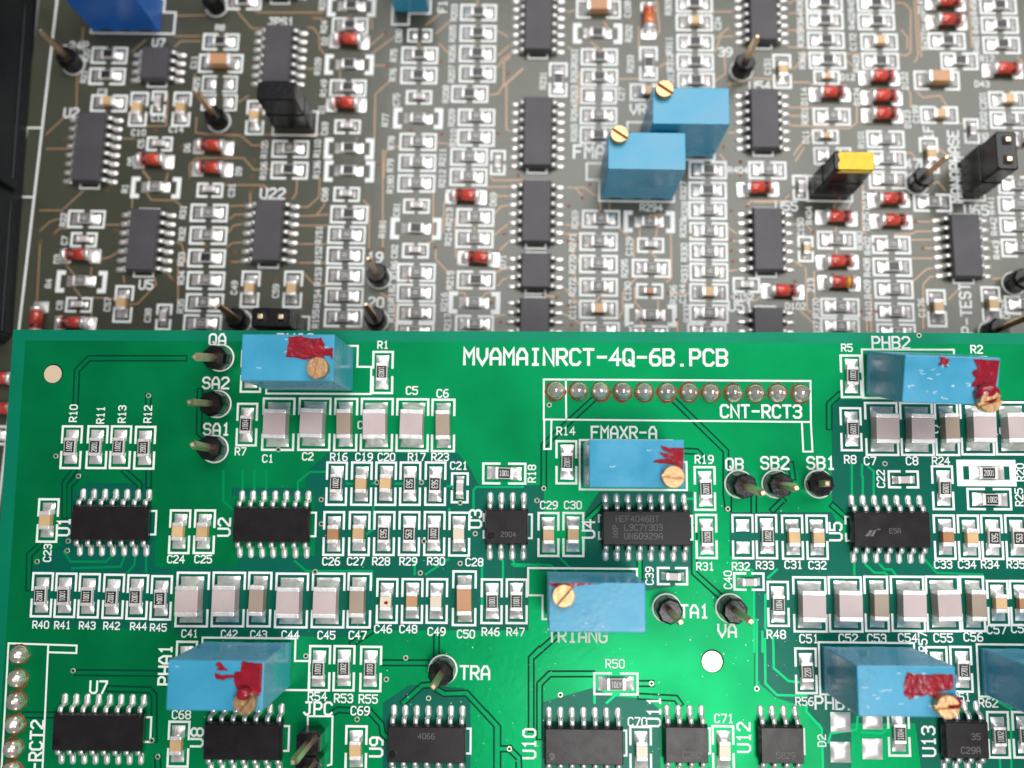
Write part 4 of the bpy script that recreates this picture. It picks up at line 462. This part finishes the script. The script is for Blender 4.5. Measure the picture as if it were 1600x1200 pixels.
REAR_TRACKS=[[(-50.02, 38.22), (-45.65, 38.39)], [(-42.1, 39.97), (-39.01, 36.43), (-37.12, 36.45)], [(-62.77, 36.28), (-62.64, 33.87)], [(-49.76, 35.16), (-46.22, 35.2)], [(-55.56, 32.68), (-53.73, 34.6)], [(-49.62, 33.51), (-48.87, 34.41), (-46.16, 34.44)], [(-62.85, 29.07), (-62.48, 24.35)], [(-66.26, 20.36), (-64.08, 22.84)], [(-66.03, 18.28), (-62.91, 18.33)], [(-55.53, 19.89), (-54.02, 19.91)], [(-52.57, 21.77), (-49.79, 21.81), (-49.96, 26.49)], [(-46.47, 29.52), (-46.39, 27.03)], [(-45.72, 23.09), (-45.66, 20.88), (-43.68, 20.67), (-39.51, 20.6), (-37.8, 19.16), (-35.5, 19.2)], [(-45.94, 14.46), (-46.09, 16.26), (-45.25, 17.24), (-38.82, 17.33), (-37.33, 15.67), (-34.12, 15.71)], [(-40.09, 25.38), (-38.77, 26.39)], [(-52.44, 15.21), (-51.42, 14.09), (-51.33, 13.06)], [(-48.98, 15.02), (-49.2, 13.57)], [(-38.61, 38.86), (-29.18, 38.96)], [(-30.78, 38.18), (-28.88, 37.94)], [(-31.16, 36.64), (-30.46, 36.65), (-29.57, 35.52), (-29.34, 33.5), (-28.71, 32.75)], [(-22.33, 38.65), (-22.24, 36.62)], [(-22.35, 34.09), (-20.33, 36.0)], [(-22.06, 32.83), (-18.46, 35.9)], [(-21.74, 31.08), (-19.88, 31.1)], [(-30.79, 30.47), (-29.63, 30.48)], [(-19.32, 28.87), (-21.31, 26.86), (-21.13, 20.49)], [(-14.76, 37.21), (-12.72, 39.01)], [(-13.31, 35.96), (-11.28, 38.01)], [(-12.79, 34.45), (-11.35, 32.96)], [(-4.69, 36.44), (-3.27, 35.57)], [(-4.61, 32.79), (-3.01, 34.31)], [(-4.56, 31.04), (-3.9, 32.3), (-2.76, 33.06)], [(-5.5, 26.94), (-4.47, 27.07), (-3.7, 28.56), (-3.77, 31.8), (-2.98, 32.56)], [(-2.74, 21.71), (-3.21, 21.95), (-3.35, 28.57), (-1.09, 30.83)], [(-37.36, 20.75), (-29.76, 20.85), (-28.15, 20.88)], [(-19.61, 14.72), (-19.55, 18.57), (-17.75, 19.32)], [(-12.52, 19.88), (-11.14, 19.77), (-10.67, 19.42)], [(-25.38, 38.49), (-25.35, 37.85)], [(-15.83, 34.67), (-15.21, 33.67)], [(-7.62, 41.12), (-7.6, 40.35)], [(-26.36, 30.27), (-26.28, 28.78)], [(-23.52, 20.21), (-23.54, 20.45)], [(-19.9, 18.75), (-19.28, 5.0)], [(-36.86, 13.46), (-35.94, 13.47), (-35.21, 12.77)], [(-31.32, 14.26), (-31.31, 12.35), (-31.83, 11.51)], [(-28.25, 14.54), (-28.22, 11.92), (-29.61, 10.47), (-30.74, 10.46)], [(-27.49, 13.12), (-27.47, 10.74), (-28.41, 9.31), (-30.55, 9.16)], [(-28.41, 9.31), (-26.83, 9.45)], [(-30.58, 7.86), (-26.75, 7.92)], [(-30.43, 5.29), (-26.83, 5.35)], [(-30.27, 2.69), (-26.68, 2.74)], [(-22.18, 11.53), (-21.34, 10.6), (-21.13, 4.74)], [(-5.09, 15.12), (-4.85, 14.64), (-0.56, 14.7)], [(-5.73, 13.68), (-2.57, 13.72)], [(-4.35, 12.39), (-2.77, 12.41)], [(-4.51, 9.91), (-3.64, 10.98), (-2.52, 11.12)], [(-4.44, 6.98), (-2.68, 8.53)], [(-3.94, 4.66), (-2.63, 5.96)], [(-4.09, 1.77), (-3.21, 2.25), (-2.33, 2.38)], [(-3.83, -0.06), (-3.18, 0.87), (-2.52, 1.0)], [(-4.28, -4.27), (-2.19, -3.78)], [(-12.22, 5.11), (-12.17, 3.49), (-10.55, 1.78), (-9.43, 1.73)], [(-10.52, 0.98), (-10.35, -0.85)], [(-11.32, 11.46), (-11.29, 7.22)], [(-12.83, 12.62), (-12.59, 6.04), (-13.36, 5.56)], [(-29.5, 1.13), (-28.07, -0.35), (-26.51, -0.32)], [(-9.78, 9.12), (-9.49, 3.76)], [(-7.16, 7.99), (-7.14, 7.52)], [(-19.33, -1.23), (-17.96, -2.12), (-17.25, -3.02), (-17.13, -5.96)], [(-9.12, -1.06), (-8.23, -1.04), (-7.99, -1.72)], [(-5.89, -1.69), (-5.35, -1.0), (-4.69, -0.98)], [(5.19, 13.72), (7.44, 13.75), (9.02, 12.59)], [(6.31, 13.62), (7.45, 12.33)], [(9.59, 12.01), (9.59, 10.59)], [(10.82, 12.03), (10.82, 10.61)], [(5.02, 8.53), (7.03, 8.56)], [(5.03, 7.25), (6.82, 7.27)], [(12.17, 8.06), (14.06, 6.46), (14.06, 3.91)], [(18.96, 7.7), (19.02, 1.47), (18.35, 0.88)], [(14.85, 8.33), (14.84, 6.93)], [(17.19, 8.37), (16.96, 6.97)], [(14.16, 0.02), (14.27, -2.03), (15.04, -2.92)], [(17.24, -1.75), (17.23, -3.11)], [(5.12, -0.36), (6.9, -2.38)], [(4.93, -3.77), (5.82, -3.98), (6.92, -4.87)], [(12.07, -4.1), (12.62, -3.19), (12.62, -0.69), (14.39, 1.39)], [(5.93, 6.33), (5.95, 4.47), (6.85, 3.33)], [(6.2, 2.17), (6.32, 0.8), (6.88, 0.35)], [(18.34, -0.64), (21.42, -0.66)], [(26.64, 8.4), (27.74, 7.6)], [(27.05, 6.66), (27.71, 6.56)], [(26.53, 2.51), (27.63, 2.64)], [(26.68, -0.91), (27.33, -1.47), (29.96, -1.42), (31.07, -0.61)], [(29.16, 11.6), (29.62, 12.19), (34.74, 12.27)], [(16.19, 9.99), (18.2, 10.14)], [(9.1, -1.89), (9.98, -0.74)], [(16.17, 5.1), (17.05, 4.08)], [(15.03, -4.5), (15.14, -5.62)], [(19.74, -4.2), (19.72, -5.77)], [(0.15, 5.08), (0.28, 4.38)], [(2.04, -1.21), (3.8, -1.41)], [(-3.94, 28.07), (-1.23, 30.83)], [(12.15, 29.51), (14.79, 29.54)], [(17.27, 41.38), (17.7, 36.82), (17.23, 36.06)], [(14.81, 37.29), (14.8, 34.27)], [(17.67, 31.31), (18.36, 31.94), (19.74, 31.96)], [(25.15, 39.69), (27.7, 39.72)], [(25.32, 35.65), (27.19, 37.31)], [(25.28, 33.65), (26.01, 35.91), (27.86, 36.06)], [(25.21, 29.42), (26.61, 30.43), (26.55, 33.91)], [(27.03, 28.95), (29.56, 29.35)], [(26.9, 21.87), (28.03, 21.88)], [(25.71, 18.72), (26.37, 17.77)], [(10.04, 38.0), (10.51, 36.99)], [(8.2, 34.95), (9.6, 33.71), (8.91, 33.2)], [(4.91, 39.46), (5.84, 39.73)], [(4.97, 34.16), (5.9, 33.67)], [(6.44, 25.25), (6.62, 30.43)], [(35.52, 39.6), (38.06, 39.63)], [(35.32, 37.02), (37.97, 37.05)], [(35.25, 34.51), (38.34, 34.42)], [(29.28, 29.84), (32.94, 29.77)], [(35.66, 29.31), (37.94, 29.34), (38.49, 28.85)], [(34.87, 25.62), (38.27, 25.66)], [(34.83, 24.4), (37.1, 24.43)], [(35.02, 23.07), (43.13, 22.69), (44.18, 23.55), (44.31, 26.47)], [(35.56, 18.86), (36.74, 20.56)], [(36.94, 19.84), (35.76, 17.91)], [(43.12, 33.61), (45.18, 33.63)], [(42.87, 32.86), (44.18, 31.64)], [(50.37, 41.36), (51.51, 41.25), (52.27, 40.24), (51.94, 33.96), (51.34, 33.46), (50.21, 33.57)], [(52.84, 42.28), (52.94, 33.48), (52.43, 32.48)], [(53.23, 42.28), (53.38, 33.23)], [(50.85, 37.2), (51.6, 36.21), (51.51, 34.46)], [(51.1, 28.76), (51.61, 27.79), (51.51, 25.84)], [(52.53, 28.05), (53.28, 27.32), (55.56, 27.6), (56.38, 26.14)], [(60.3, 41.85), (60.31, 34.81)], [(66.36, 33.39), (67.61, 31.92)], [(54.26, 20.56), (56.17, 18.91)], [(49.49, 19.3), (51.28, 19.32), (51.9, 18.37)], [(35.95, 31.29), (37.86, 33.55)], [(35.56, 41.07), (36.5, 41.59)], [(38.61, 22.51), (37.21, 21.04)], [(57.58, 23.61), (58.48, 23.62)], [(40.66, 11.3), (40.68, 11.77), (41.85, 13.2)], [(42.44, 11.33), (43.15, 12.51), (43.08, 13.45)], [(44.58, 14.65), (44.3, 8.32), (44.72, 7.87)], [(51.21, 9.71), (53.42, 9.67)], [(48.47, 7.93), (50.68, 7.96), (51.36, 8.32), (53.34, 8.35)], [(50.64, 7.15), (53.28, 7.19)], [(52.11, 6.02), (53.43, 6.04)], [(50.5, 4.61), (53.35, 4.66)], [(50.56, 1.53), (52.39, 3.16), (53.5, 3.4)], [(51.52, -4.76), (51.84, 1.1), (52.77, 2.14), (53.65, 2.15)], [(36.61, 3.13), (36.64, -2.55), (38.13, -3.65)], [(37.7, 2.69), (37.65, -1.63)], [(35.26, 9.11), (36.81, 9.14), (37.77, 7.99)], [(35.32, 3.8), (36.18, 3.35)], [(43.78, -3.55), (44.3, -3.99), (44.24, -5.34)], [(45.01, -0.38), (44.79, -5.33)], [(60.83, 2.04), (62.36, 2.07)], [(54.99, -0.89), (56.61, 0.72)], [(35.76, -2.79), (37.87, -4.78)], [(30.23, 12.08), (33.13, 12.13)], [(53.94, 15.03), (54.62, 15.27), (55.44, 14.1)], [(40.78, 8.73), (40.76, 8.04)], [(40.78, 5.72), (40.73, 4.57)], [(46.31, 13.5), (46.33, 13.97)], [(48.54, 13.77), (48.51, 13.18)], [(59.41, 13.69), (59.52, 12.05)], [(60.95, 7.08), (62.48, 6.99)], [(33.84, -1.47), (34.9, -2.36)], [(34.72, 13.09), (34.26, 12.61)], [(-65.99, 9.45), (-62.9, 9.49), (-60.22, 12.4)], [(-65.56, 6.61), (-64.33, 7.93), (-63.23, 8.3)], [(-63.69, 6.17), (-63.08, 6.89), (-61.72, 7.03)], [(-56.76, 7.58), (-54.94, 7.6)], [(-56.97, 2.77), (-55.86, 3.02), (-54.8, 3.73)], [(-61.65, 1.99), (-60.38, 0.62), (-60.18, -1.23), (-59.17, -2.36)], [(-58.1, 1.58), (-58.07, 0.19)], [(-57.57, -2.56), (-54.64, -2.63)], [(-52.55, -3.39), (-51.44, -3.26), (-49.21, -0.58), (-49.52, 0.34)], [(-53.7, 0.5), (-53.5, -0.42)], [(-53.57, 12.49), (-53.42, 9.64)], [(-52.46, 15.39), (-51.43, 14.2)], [(-51.72, 12.28), (-50.93, 11.15), (-47.73, 11.15), (-46.26, 9.98)], [(-41.06, 13.44), (-35.8, 13.47), (-35.07, 12.77)], [(-37.56, 12.49), (-37.44, 10.83)], [(-40.15, 10.43), (-38.11, 10.58)], [(-40.02, 8.66), (-39.38, 9.26), (-38.24, 9.28)], [(-40.1, 6.78), (-39.49, 7.72), (-38.38, 7.98)], [(-40.17, 4.67), (-39.54, 5.26), (-38.19, 5.4)], [(-39.57, 2.63), (-38.0, 2.72)], [(-46.79, 2.7), (-45.43, 2.6), (-46.31, 5.04), (-47.01, 5.26)], [(-46.12, -2.6), (-46.49, 1.77)], [(-64.8, -5.43), (-65.41, 5.2)], [(-57.5, -4.39), (-57.36, -5.76)], [(-47.76, 0.83), (-46.9, 0.03)]]
REAR_VIAS=[(-30.78, 38.18), (-20.33, 36.0), (-19.88, 31.15), (-12.47, 31.82), (-3.16, 30.14), (-11.99, 21.17), (-4.33, 21.32), (-20.38, 16.63), (-16.13, 21.7), (-21.13, 4.62), (-19.27, 4.77), (-12.27, 5.11), (-32.56, 12.33), (-35.15, 0.11), (-33.29, 0.14), (-29.08, -2.26), (-27.49, -1.87), (-3.15, 7.12), (-3.94, 4.66), (-11.17, -2.62), (-4.66, -2.35), (-3.38, -4.93), (-1.47, 15.36), (-15.73, 0.32), (8.18, 14.24), (7.22, 12.33), (5.38, 6.32), (6.6, 6.22), (26.98, 10.79), (26.9, 6.78), (26.91, 5.27), (27.1, 3.78), (2.15, -1.21), (5.47, -2.52), (5.94, -5.11), (18.52, -0.6), (28.39, 17.7), (28.35, 15.77), (29.15, 11.48), (-1.43, 15.36), (5.39, 11.12), (3.92, -1.48), (21.52, 7.39), (21.18, 1.0), (19.63, -4.2), (37.77, 8.04), (35.17, 1.23), (51.32, 9.71), (52.11, 6.02), (45.65, 6.49), (43.6, -2.7), (45.56, -2.67), (40.09, 2.27), (62.5, -3.68), (-39.72, 33.25), (-63.63, 19.71), (-47.57, 18.78), (-37.42, 16.99), (-37.49, 14.7), (-51.24, 21.17), (-63.73, 6.17), (-57.01, 12.44), (-37.46, 12.61), (-39.11, 3.98), (-43.01, 4.86), (-39.57, 2.63), (-47.02, 0.15), (-35.12, 0.11), (-65.38, 4.97), (-55.32, 6.77), (26.18, 19.81), (28.39, 17.68), (29.55, 29.23)]
REAR_TRIMS=[(19.92, 20.55, 'trim_blue', 0, -3.37, 1.79, 'blue trimmer on the rear board, standing behind its twin'), (14.44, 14.57, 'trim_blue', 0, -3.44, 1.77, 'blue trimmer on the rear board with a darker smear, nearer of two'), (-56.61, 38.14, 'trim_dark', 180, None, None, 'deep blue trimmer at the top left corner'), (-16.83, 43.96, 'trim_blue', 90, None, None, 'blue trimmer cut off by the top edge')]
JUMPERS=[(-32.09, 22.43, 5.0, 2.5, 9.0, 0, 0, 'plain black jumper cap below the upper left chip'), (40.1, 14.08, 5.0, 2.5, 9.0, 1, 0, 'black jumper cap with a yellow painted top'), (58.87, 15.71, 2.5, 5.0, 9.0, 0, 1, 'upright black jumper cap with two gold pins, beside the print MONOPHASE'), (-31.53, -6.4, 5.0, 2.5, 6.6, 0, 1, 'black jumper cap with gold contacts peeking over the green board')]
# ================================================================ rear board
REAR=Matrix([[0.999903, 0.013962, 0.0, 0.0], [-0.01394, 0.998343, 0.055822, 2.5], [0.000779, -0.055816, 0.998441, -1.4800000000000002], [0, 0, 0, 1]])
rear=thing('main_circuit_board','grey-green main circuit board crowded with small parts, lying behind and below','circuit board',None,REAR)
b=MB(); b.poly([(-69.4,-95),(90,-95),(90,75),(-69.4,75)],-1.6,0.0); ob('board',b.mesh('rear_board',['olive']),rear)
b=MB(); b.poly([(-69.4,-95),(90,-95),(90,75),(-69.4,75)],-1.65,-1.6); 
ribbon_ob(rear,'silkscreen_line',[(-66.9,70),(-66.9,-40)],0.3,ZS,'silk')
ribbon_ob(rear,'silkscreen_outline',[(-67.1,21.28),(-69.0,21.28),(-69.0,11.31),(-67.1,11.31)],0.25,ZS,'silk')
TRACE_Z=0.008
for pts in REAR_TRACKS: ribbon_ob(rear,'copper_trace',pts,0.17,TRACE_Z+random.random()*0.006,'rear_track')
RV=via_mesh('rear_via',0.24,0.12)
for x,y in REAR_VIAS: ob('via',RV,rear,(x,y,0.014))
for kind,x,y,rot in REAR_PARTS:
    if kind[0]=='d': diode(rear,x,y,rot,kind)
    else: two_terminal(rear,kind,x,y,rot,'',random.choice(['1002','1001','2202','1003','']) if y<26 else '',True)
for n,x,y,des in REAR_CHIPS:
    chip(rear,n,x,y,90,des,0,'epoxy_rear',True,('%d-lead black chip printed %s'%(n,des)) if des else None)
for x,y,lab in REAR_PINS: test_pin(rear,x,y,lab or None,None,random.uniform(0,45))
for t,x,y,rot,h in REAR_TEXT: text(rear,t,x,y,rot,h,ZS)
for x,y,m,rot,sx,sy,lab in REAR_TRIMS:
    trimmer(rear,x,y,sx,sy,0,[[(sx-1.2,sy+.5),(sx+1.6,sy+.6),(sx+1.0,sy+.95),(sx-.8,sy+1.0)]] if sx is not None and rot==0 else [],lab,m,rot,None,-35 if sx is not None else 0)
    c,s_=math.cos(math.radians(rot)),math.sin(math.radians(rot))
    P_=[(-5.0,2.65),(5.0,2.65),(5.0,-2.65),(-5.0,-2.65),(-5.0,0.3),(-6.7,0.3),(-6.7,2.65),(-5.0,2.65)]
    if rot==180: P_=[(-5.0,2.65),(5.0,2.65),(5.0,0.6),(6.7,0.6),(6.7,-2.65),(-5.0,-2.65),(-5.0,2.65)]; c,s_=1,0
    ribbon_ob(rear,'silkscreen_outline',[(x+px*c-py*s_,y+px*s_+py*c) for px,py in P_],0.25,ZS+0.004,'silk')
for (x,y,w_,d_,h_,ye,co,lab) in JUMPERS:
    jumper(REAR@Matrix.Translation((x*S,y*S,0.0)),lab,w_,d_,h_,ye,co)
    ribbon_ob(rear,'silkscreen_outline',[(x-w_/2-.5,y-d_/2-.5),(x+w_/2+.5,y-d_/2-.5),(x+w_/2+.5,y+d_/2+.5),(x-w_/2-.5,y+d_/2+.5),(x-w_/2-.5,y-d_/2-.5)],0.22,ZS+0.002,'silk')
# black enclosure wall along the left side of the rear board
wall=thing('enclosure_panel','black plastic enclosure wall standing along the left edge of the rear board','enclosure',None,REAR@Matrix.Translation((-68.5*S,20*S,-0.02))@Matrix.Rotation(math.radians(2.6),4,'Z'))
b=MB(); b.rbox(-4.0,15,0,17,3.4,44,0.8,0.8); ob('side_panel',b.mesh('wall',['housing']),wall)
b=MB(); b.rbox(-0.9,15,0,2.5,0.5,43,0.2,0.2); ob('ledge',b.mesh('ledge',['housing']),wall)
for yy in (-8,20,48): 
    b=MB(); b.rbox(-0.35,yy,2.6,15.5,0.6,0.7,0.2,0.2); ob('rib',b.mesh('rib',['housing']),wall)
# ================================================================ front board
front=thing('green_circuit_board','bright green circuit board with blue trimmers, sharp in the foreground','circuit board',None,Matrix.Translation((0,0,0)))
XL,XR,YT,YB=-59.0,74.0,16.45,-52.0
b=MB(); b.poly([(XL,YB),(XR,YB),(XR,YT),(XL,YT)],-1.6,0.0); ob('board',b.mesh('front_board',['mask_green']),front)
for nm,pts in (('top_edge_margin',[(XL,YT-1.25),(XR,YT-1.25),(XR,YT-0.02),(XL,YT-0.02)]),('side_edge_margin',[(XL+.02,YB),(XL+1.5,YB),(XL+1.5,YT-1.26),(XL+.02,YT-1.26)])):
    b=MB(); b.poly(pts,0.001,0.005); ob(nm,b.mesh(nm,['mask_edge']),front)
for i,pts in enumerate(BARE):
    b=MB(); b.poly(pts,0.001,0.004+0.0006*i); ob('copper_free_area',b.mesh('bare',['mask_bare']),front)
for i,pts in enumerate(GAPS):
    ribbon_ob(front,'trace_gap',pts,0.78,0.0105+0.0001*i,'mask_gap')
    ribbon_ob(front,'copper_trace',pts,0.38,0.0150+0.0001*i,'mask_green')
for i,pts in enumerate(TRACKS): ribbon_ob(front,'copper_trace',pts,0.26,0.0150+0.00006*i,'mask_track')
FV=via_mesh('via_ring',0.30,0.17)
for x,y in VIAS: ob('via',FV,front,(x,y,0.018))
for kind,x,y,rot,des,mark in PARTS: two_terminal(front,kind,x,y,rot,des,mark)
for n,x,y,rot,des,dim in CHIPS:
    c=chip(front,n,x,y,rot,des,dim,'epoxy',False,'black %d-lead chip printed %s beside it'%(n,des))
    if des=='U4':
        for t,tx,ty in (('HEF4046BT',-1.0,1.0),('L9C7Y303',-.35,.08),('UN60929A',-.35,-.85)):
            text(c,t,tx,ty,0,0.62,1.566,'marking','laser_mark',0.13,False)
        text(c,'NXP',-3.4,-.35,90,0.55,1.566,'marking','laser_mark',0.15,False)
    elif des=='U5':
        b=MB(); b.poly([(-3.0,-.7),(-2.5,-.7),(-2.1,-.05),(-2.45,-.05),(-2.6,-.3)],0,.003); b.poly([(-2.4,-.7),(-2.05,-.7),(-1.65,.1),(-1.2,.1),(-1.3,-.02),(-1.95,-.02)],.004,.007)
        ob('marking',b.mesh('logo',['laser_mark']),c,(0,0,1.564))
        text(c,'E5A',.3,-.1,0,.5,1.566,'marking','laser_mark',.12,False)
    elif des in ('U11','U12','U13'):
        text(c,{'U11':'WC2A2','U12':'5829','U13':'C29A'}[des],.3,-1.0,0,.62,1.566,'marking','laser_mark',.15,False)
        if des=='U13': text(c,'35',.9,.4,0,.6,1.566,'marking','laser_mark',.15,False)
    elif des=='U9': text(c,'4066',0,.9,0,.55,1.566,'marking','laser_mark',.12,False)
    elif des=='U3': text(c,'2904',.2,-.8,0,.5,1.566,'marking','laser_mark',.12,False)
for t,x,y,rot,h in TEXTS:
    text(front,t,x,y,rot,h,ZS)
for (des,x,y,sx,sy,tab,paint,lean,lab) in TRIMS:
    lz = (math.radians(10.5),0,math.radians(-1.6)) if lean else None
    trimmer(front,x,y,sx,sy,tab,paint,lab,'trim_blue',0,lz,{'PHA2':80,'FMAXR-A':-4,'TRIANG':48,'PHA1':50,'PHB1':5}.get(des,20),16 if des in('PHB1','PHB2') else (7 if des=='PHA2' else 3),0.25 if des in('PHB1','PHB2') else 0.0)
    O={1:[(-5.1,2.75),(5.2,2.75),(5.2,.35),(6.8,.35),(6.8,-2.75),(-5.1,-2.75),(-5.1,2.75)],-1:[(-6.8,2.75),(5.2,2.75),(5.2,-2.75),(-5.2,-2.75),(-5.2,-.2),(-6.8,-.2),(-6.8,2.75)],0:[(-5.1,2.75),(5.2,2.75),(5.2,-2.75),(-5.1,-2.75),(-5.1,2.75)]}[tab]
    ribbon_ob(front,'silkscreen_outline',[(x+a,y+c) for a,c in O],0.22,ZS+0.003,'silk')
    if des in ('PHB1','PHA1'):
        b=MB(); n=14
        b.rings([[(r*1.2*math.cos(6.283*i/n),r*math.sin(6.283*i/n),z) for i in range(n)] for r,z in ((.62,0),(.62,.7),(.5,.98),(.25,1.08))])
        tp=[o for o in front.children if o.get('label')==lab][0]; ob('paint_mark',b.mesh('paint_dab',['red_paint'],True),tp,(sx+(.75 if des=='PHB1' else -.2),sy+(.35 if des=='PHB1' else .85),TH))
    if des=='PHB2':
        b=MB(); n=14
        b.rings([[(r*1.25*math.cos(6.283*i/n)+ox,r*math.sin(6.283*i/n)+oy,z) for i in range(n)] for r,z,ox,oy in ((1.0,0,0,.1),(1.0,.5,0,.15),(.85,.95,-.05,.3),(.45,1.15,-.1,.45))])
        tp=[o for o in front.children if o.get('label')==lab][0]; ob('paint_mark',b.mesh('paint_dab',['red_paint'],True),tp,(sx-.1,sy+.55,TH))
for lab,x,y,tilt in PINS: test_pin(front,x,y,lab,tilt,random.uniform(0,45))
# connector solder joints, printed outlines and the socket strips underneath
for i,(x,y) in enumerate(BLOBS):
    ob('flux_residue',flux_mesh(i),front,(x,y,0.02)); ob('solder_dome',blob_mesh(i),front,(x,y,0.03),i*47)
for name,x0,y0,x1,y1 in SOCKETS:
    b=MB(); b.rbox((x0+x1)/2,(y0+y1)/2,-13.6,-1.61,(x1-x0)/2,(y1-y0)/2,0.2,0.2); ob('socket_strip',b.mesh('socket',['black_plastic']),front)
for pts in OUTLINES: ribbon_ob(front,'silkscreen_outline',pts,0.2,ZS+0.001*random.random(),'silk')
for x,y,r in DISCS:
    b=MB(); b.cyl(0,0,[(r,0),(r,0.012)],40); ob('tooling_hole_disc',b.mesh('disc',['gold_flat']),front,(x,y,0.014))  # flat gold disc added in place of the open tooling hole
    b=MB(); b.cyl(0,0,[(r+.13,0),(r+.13,0.003)],40); ob('disc_gap',b.mesh('disc_gap',['mask_gap']),front,(x+.03,y+.05,0.0105))
# four big tinned pads at the bottom right
for x,y,w_,h_ in BIGPADS:
    o=ob('large_pad',PADE,front,(x,y,0.012)); o.scale=(w_/1.3*.86,h_/1.44*.86,1.9)
# two pin header at the bottom
hx,hy=HEADER
b=MB()
for k in (0,-2.54): b.rbox(hx,hy+k,0.02,2.5,1.27,1.24,0.12,0.42)
hd=ob('pin_header',b.mesh('header',['black_plastic']),front,(0,0,0),0,'black pin header printed JPC above it')
for k in (0,-2.54): ob('pin',PIN,hd,(hx,hy+k,0),4)
# dust and fibres lying on the mask
b=MB()
for i in range(420):
    x=random.gauss(10,19); y=random.gauss(-22,9)
    if not(-57<x<58 and -34<y<15): continue
    r=abs(random.gauss(0,0.035))+0.02; a=random.uniform(0,6.28); e=random.uniform(.4,1)
    b.add([(x+r*math.cos(a),y+r*math.sin(a),0.03),(x-e*r*math.sin(a),y+e*r*math.cos(a),0.036),(x-r*math.cos(a),y-r*math.sin(a),0.03),(x+e*r*math.sin(a),y-e*r*math.cos(a),0.033)],[(0,1,2,3)])
d=ob('dust_specks',b.mesh('dust',['dust']),front); d['kind']='stuff'
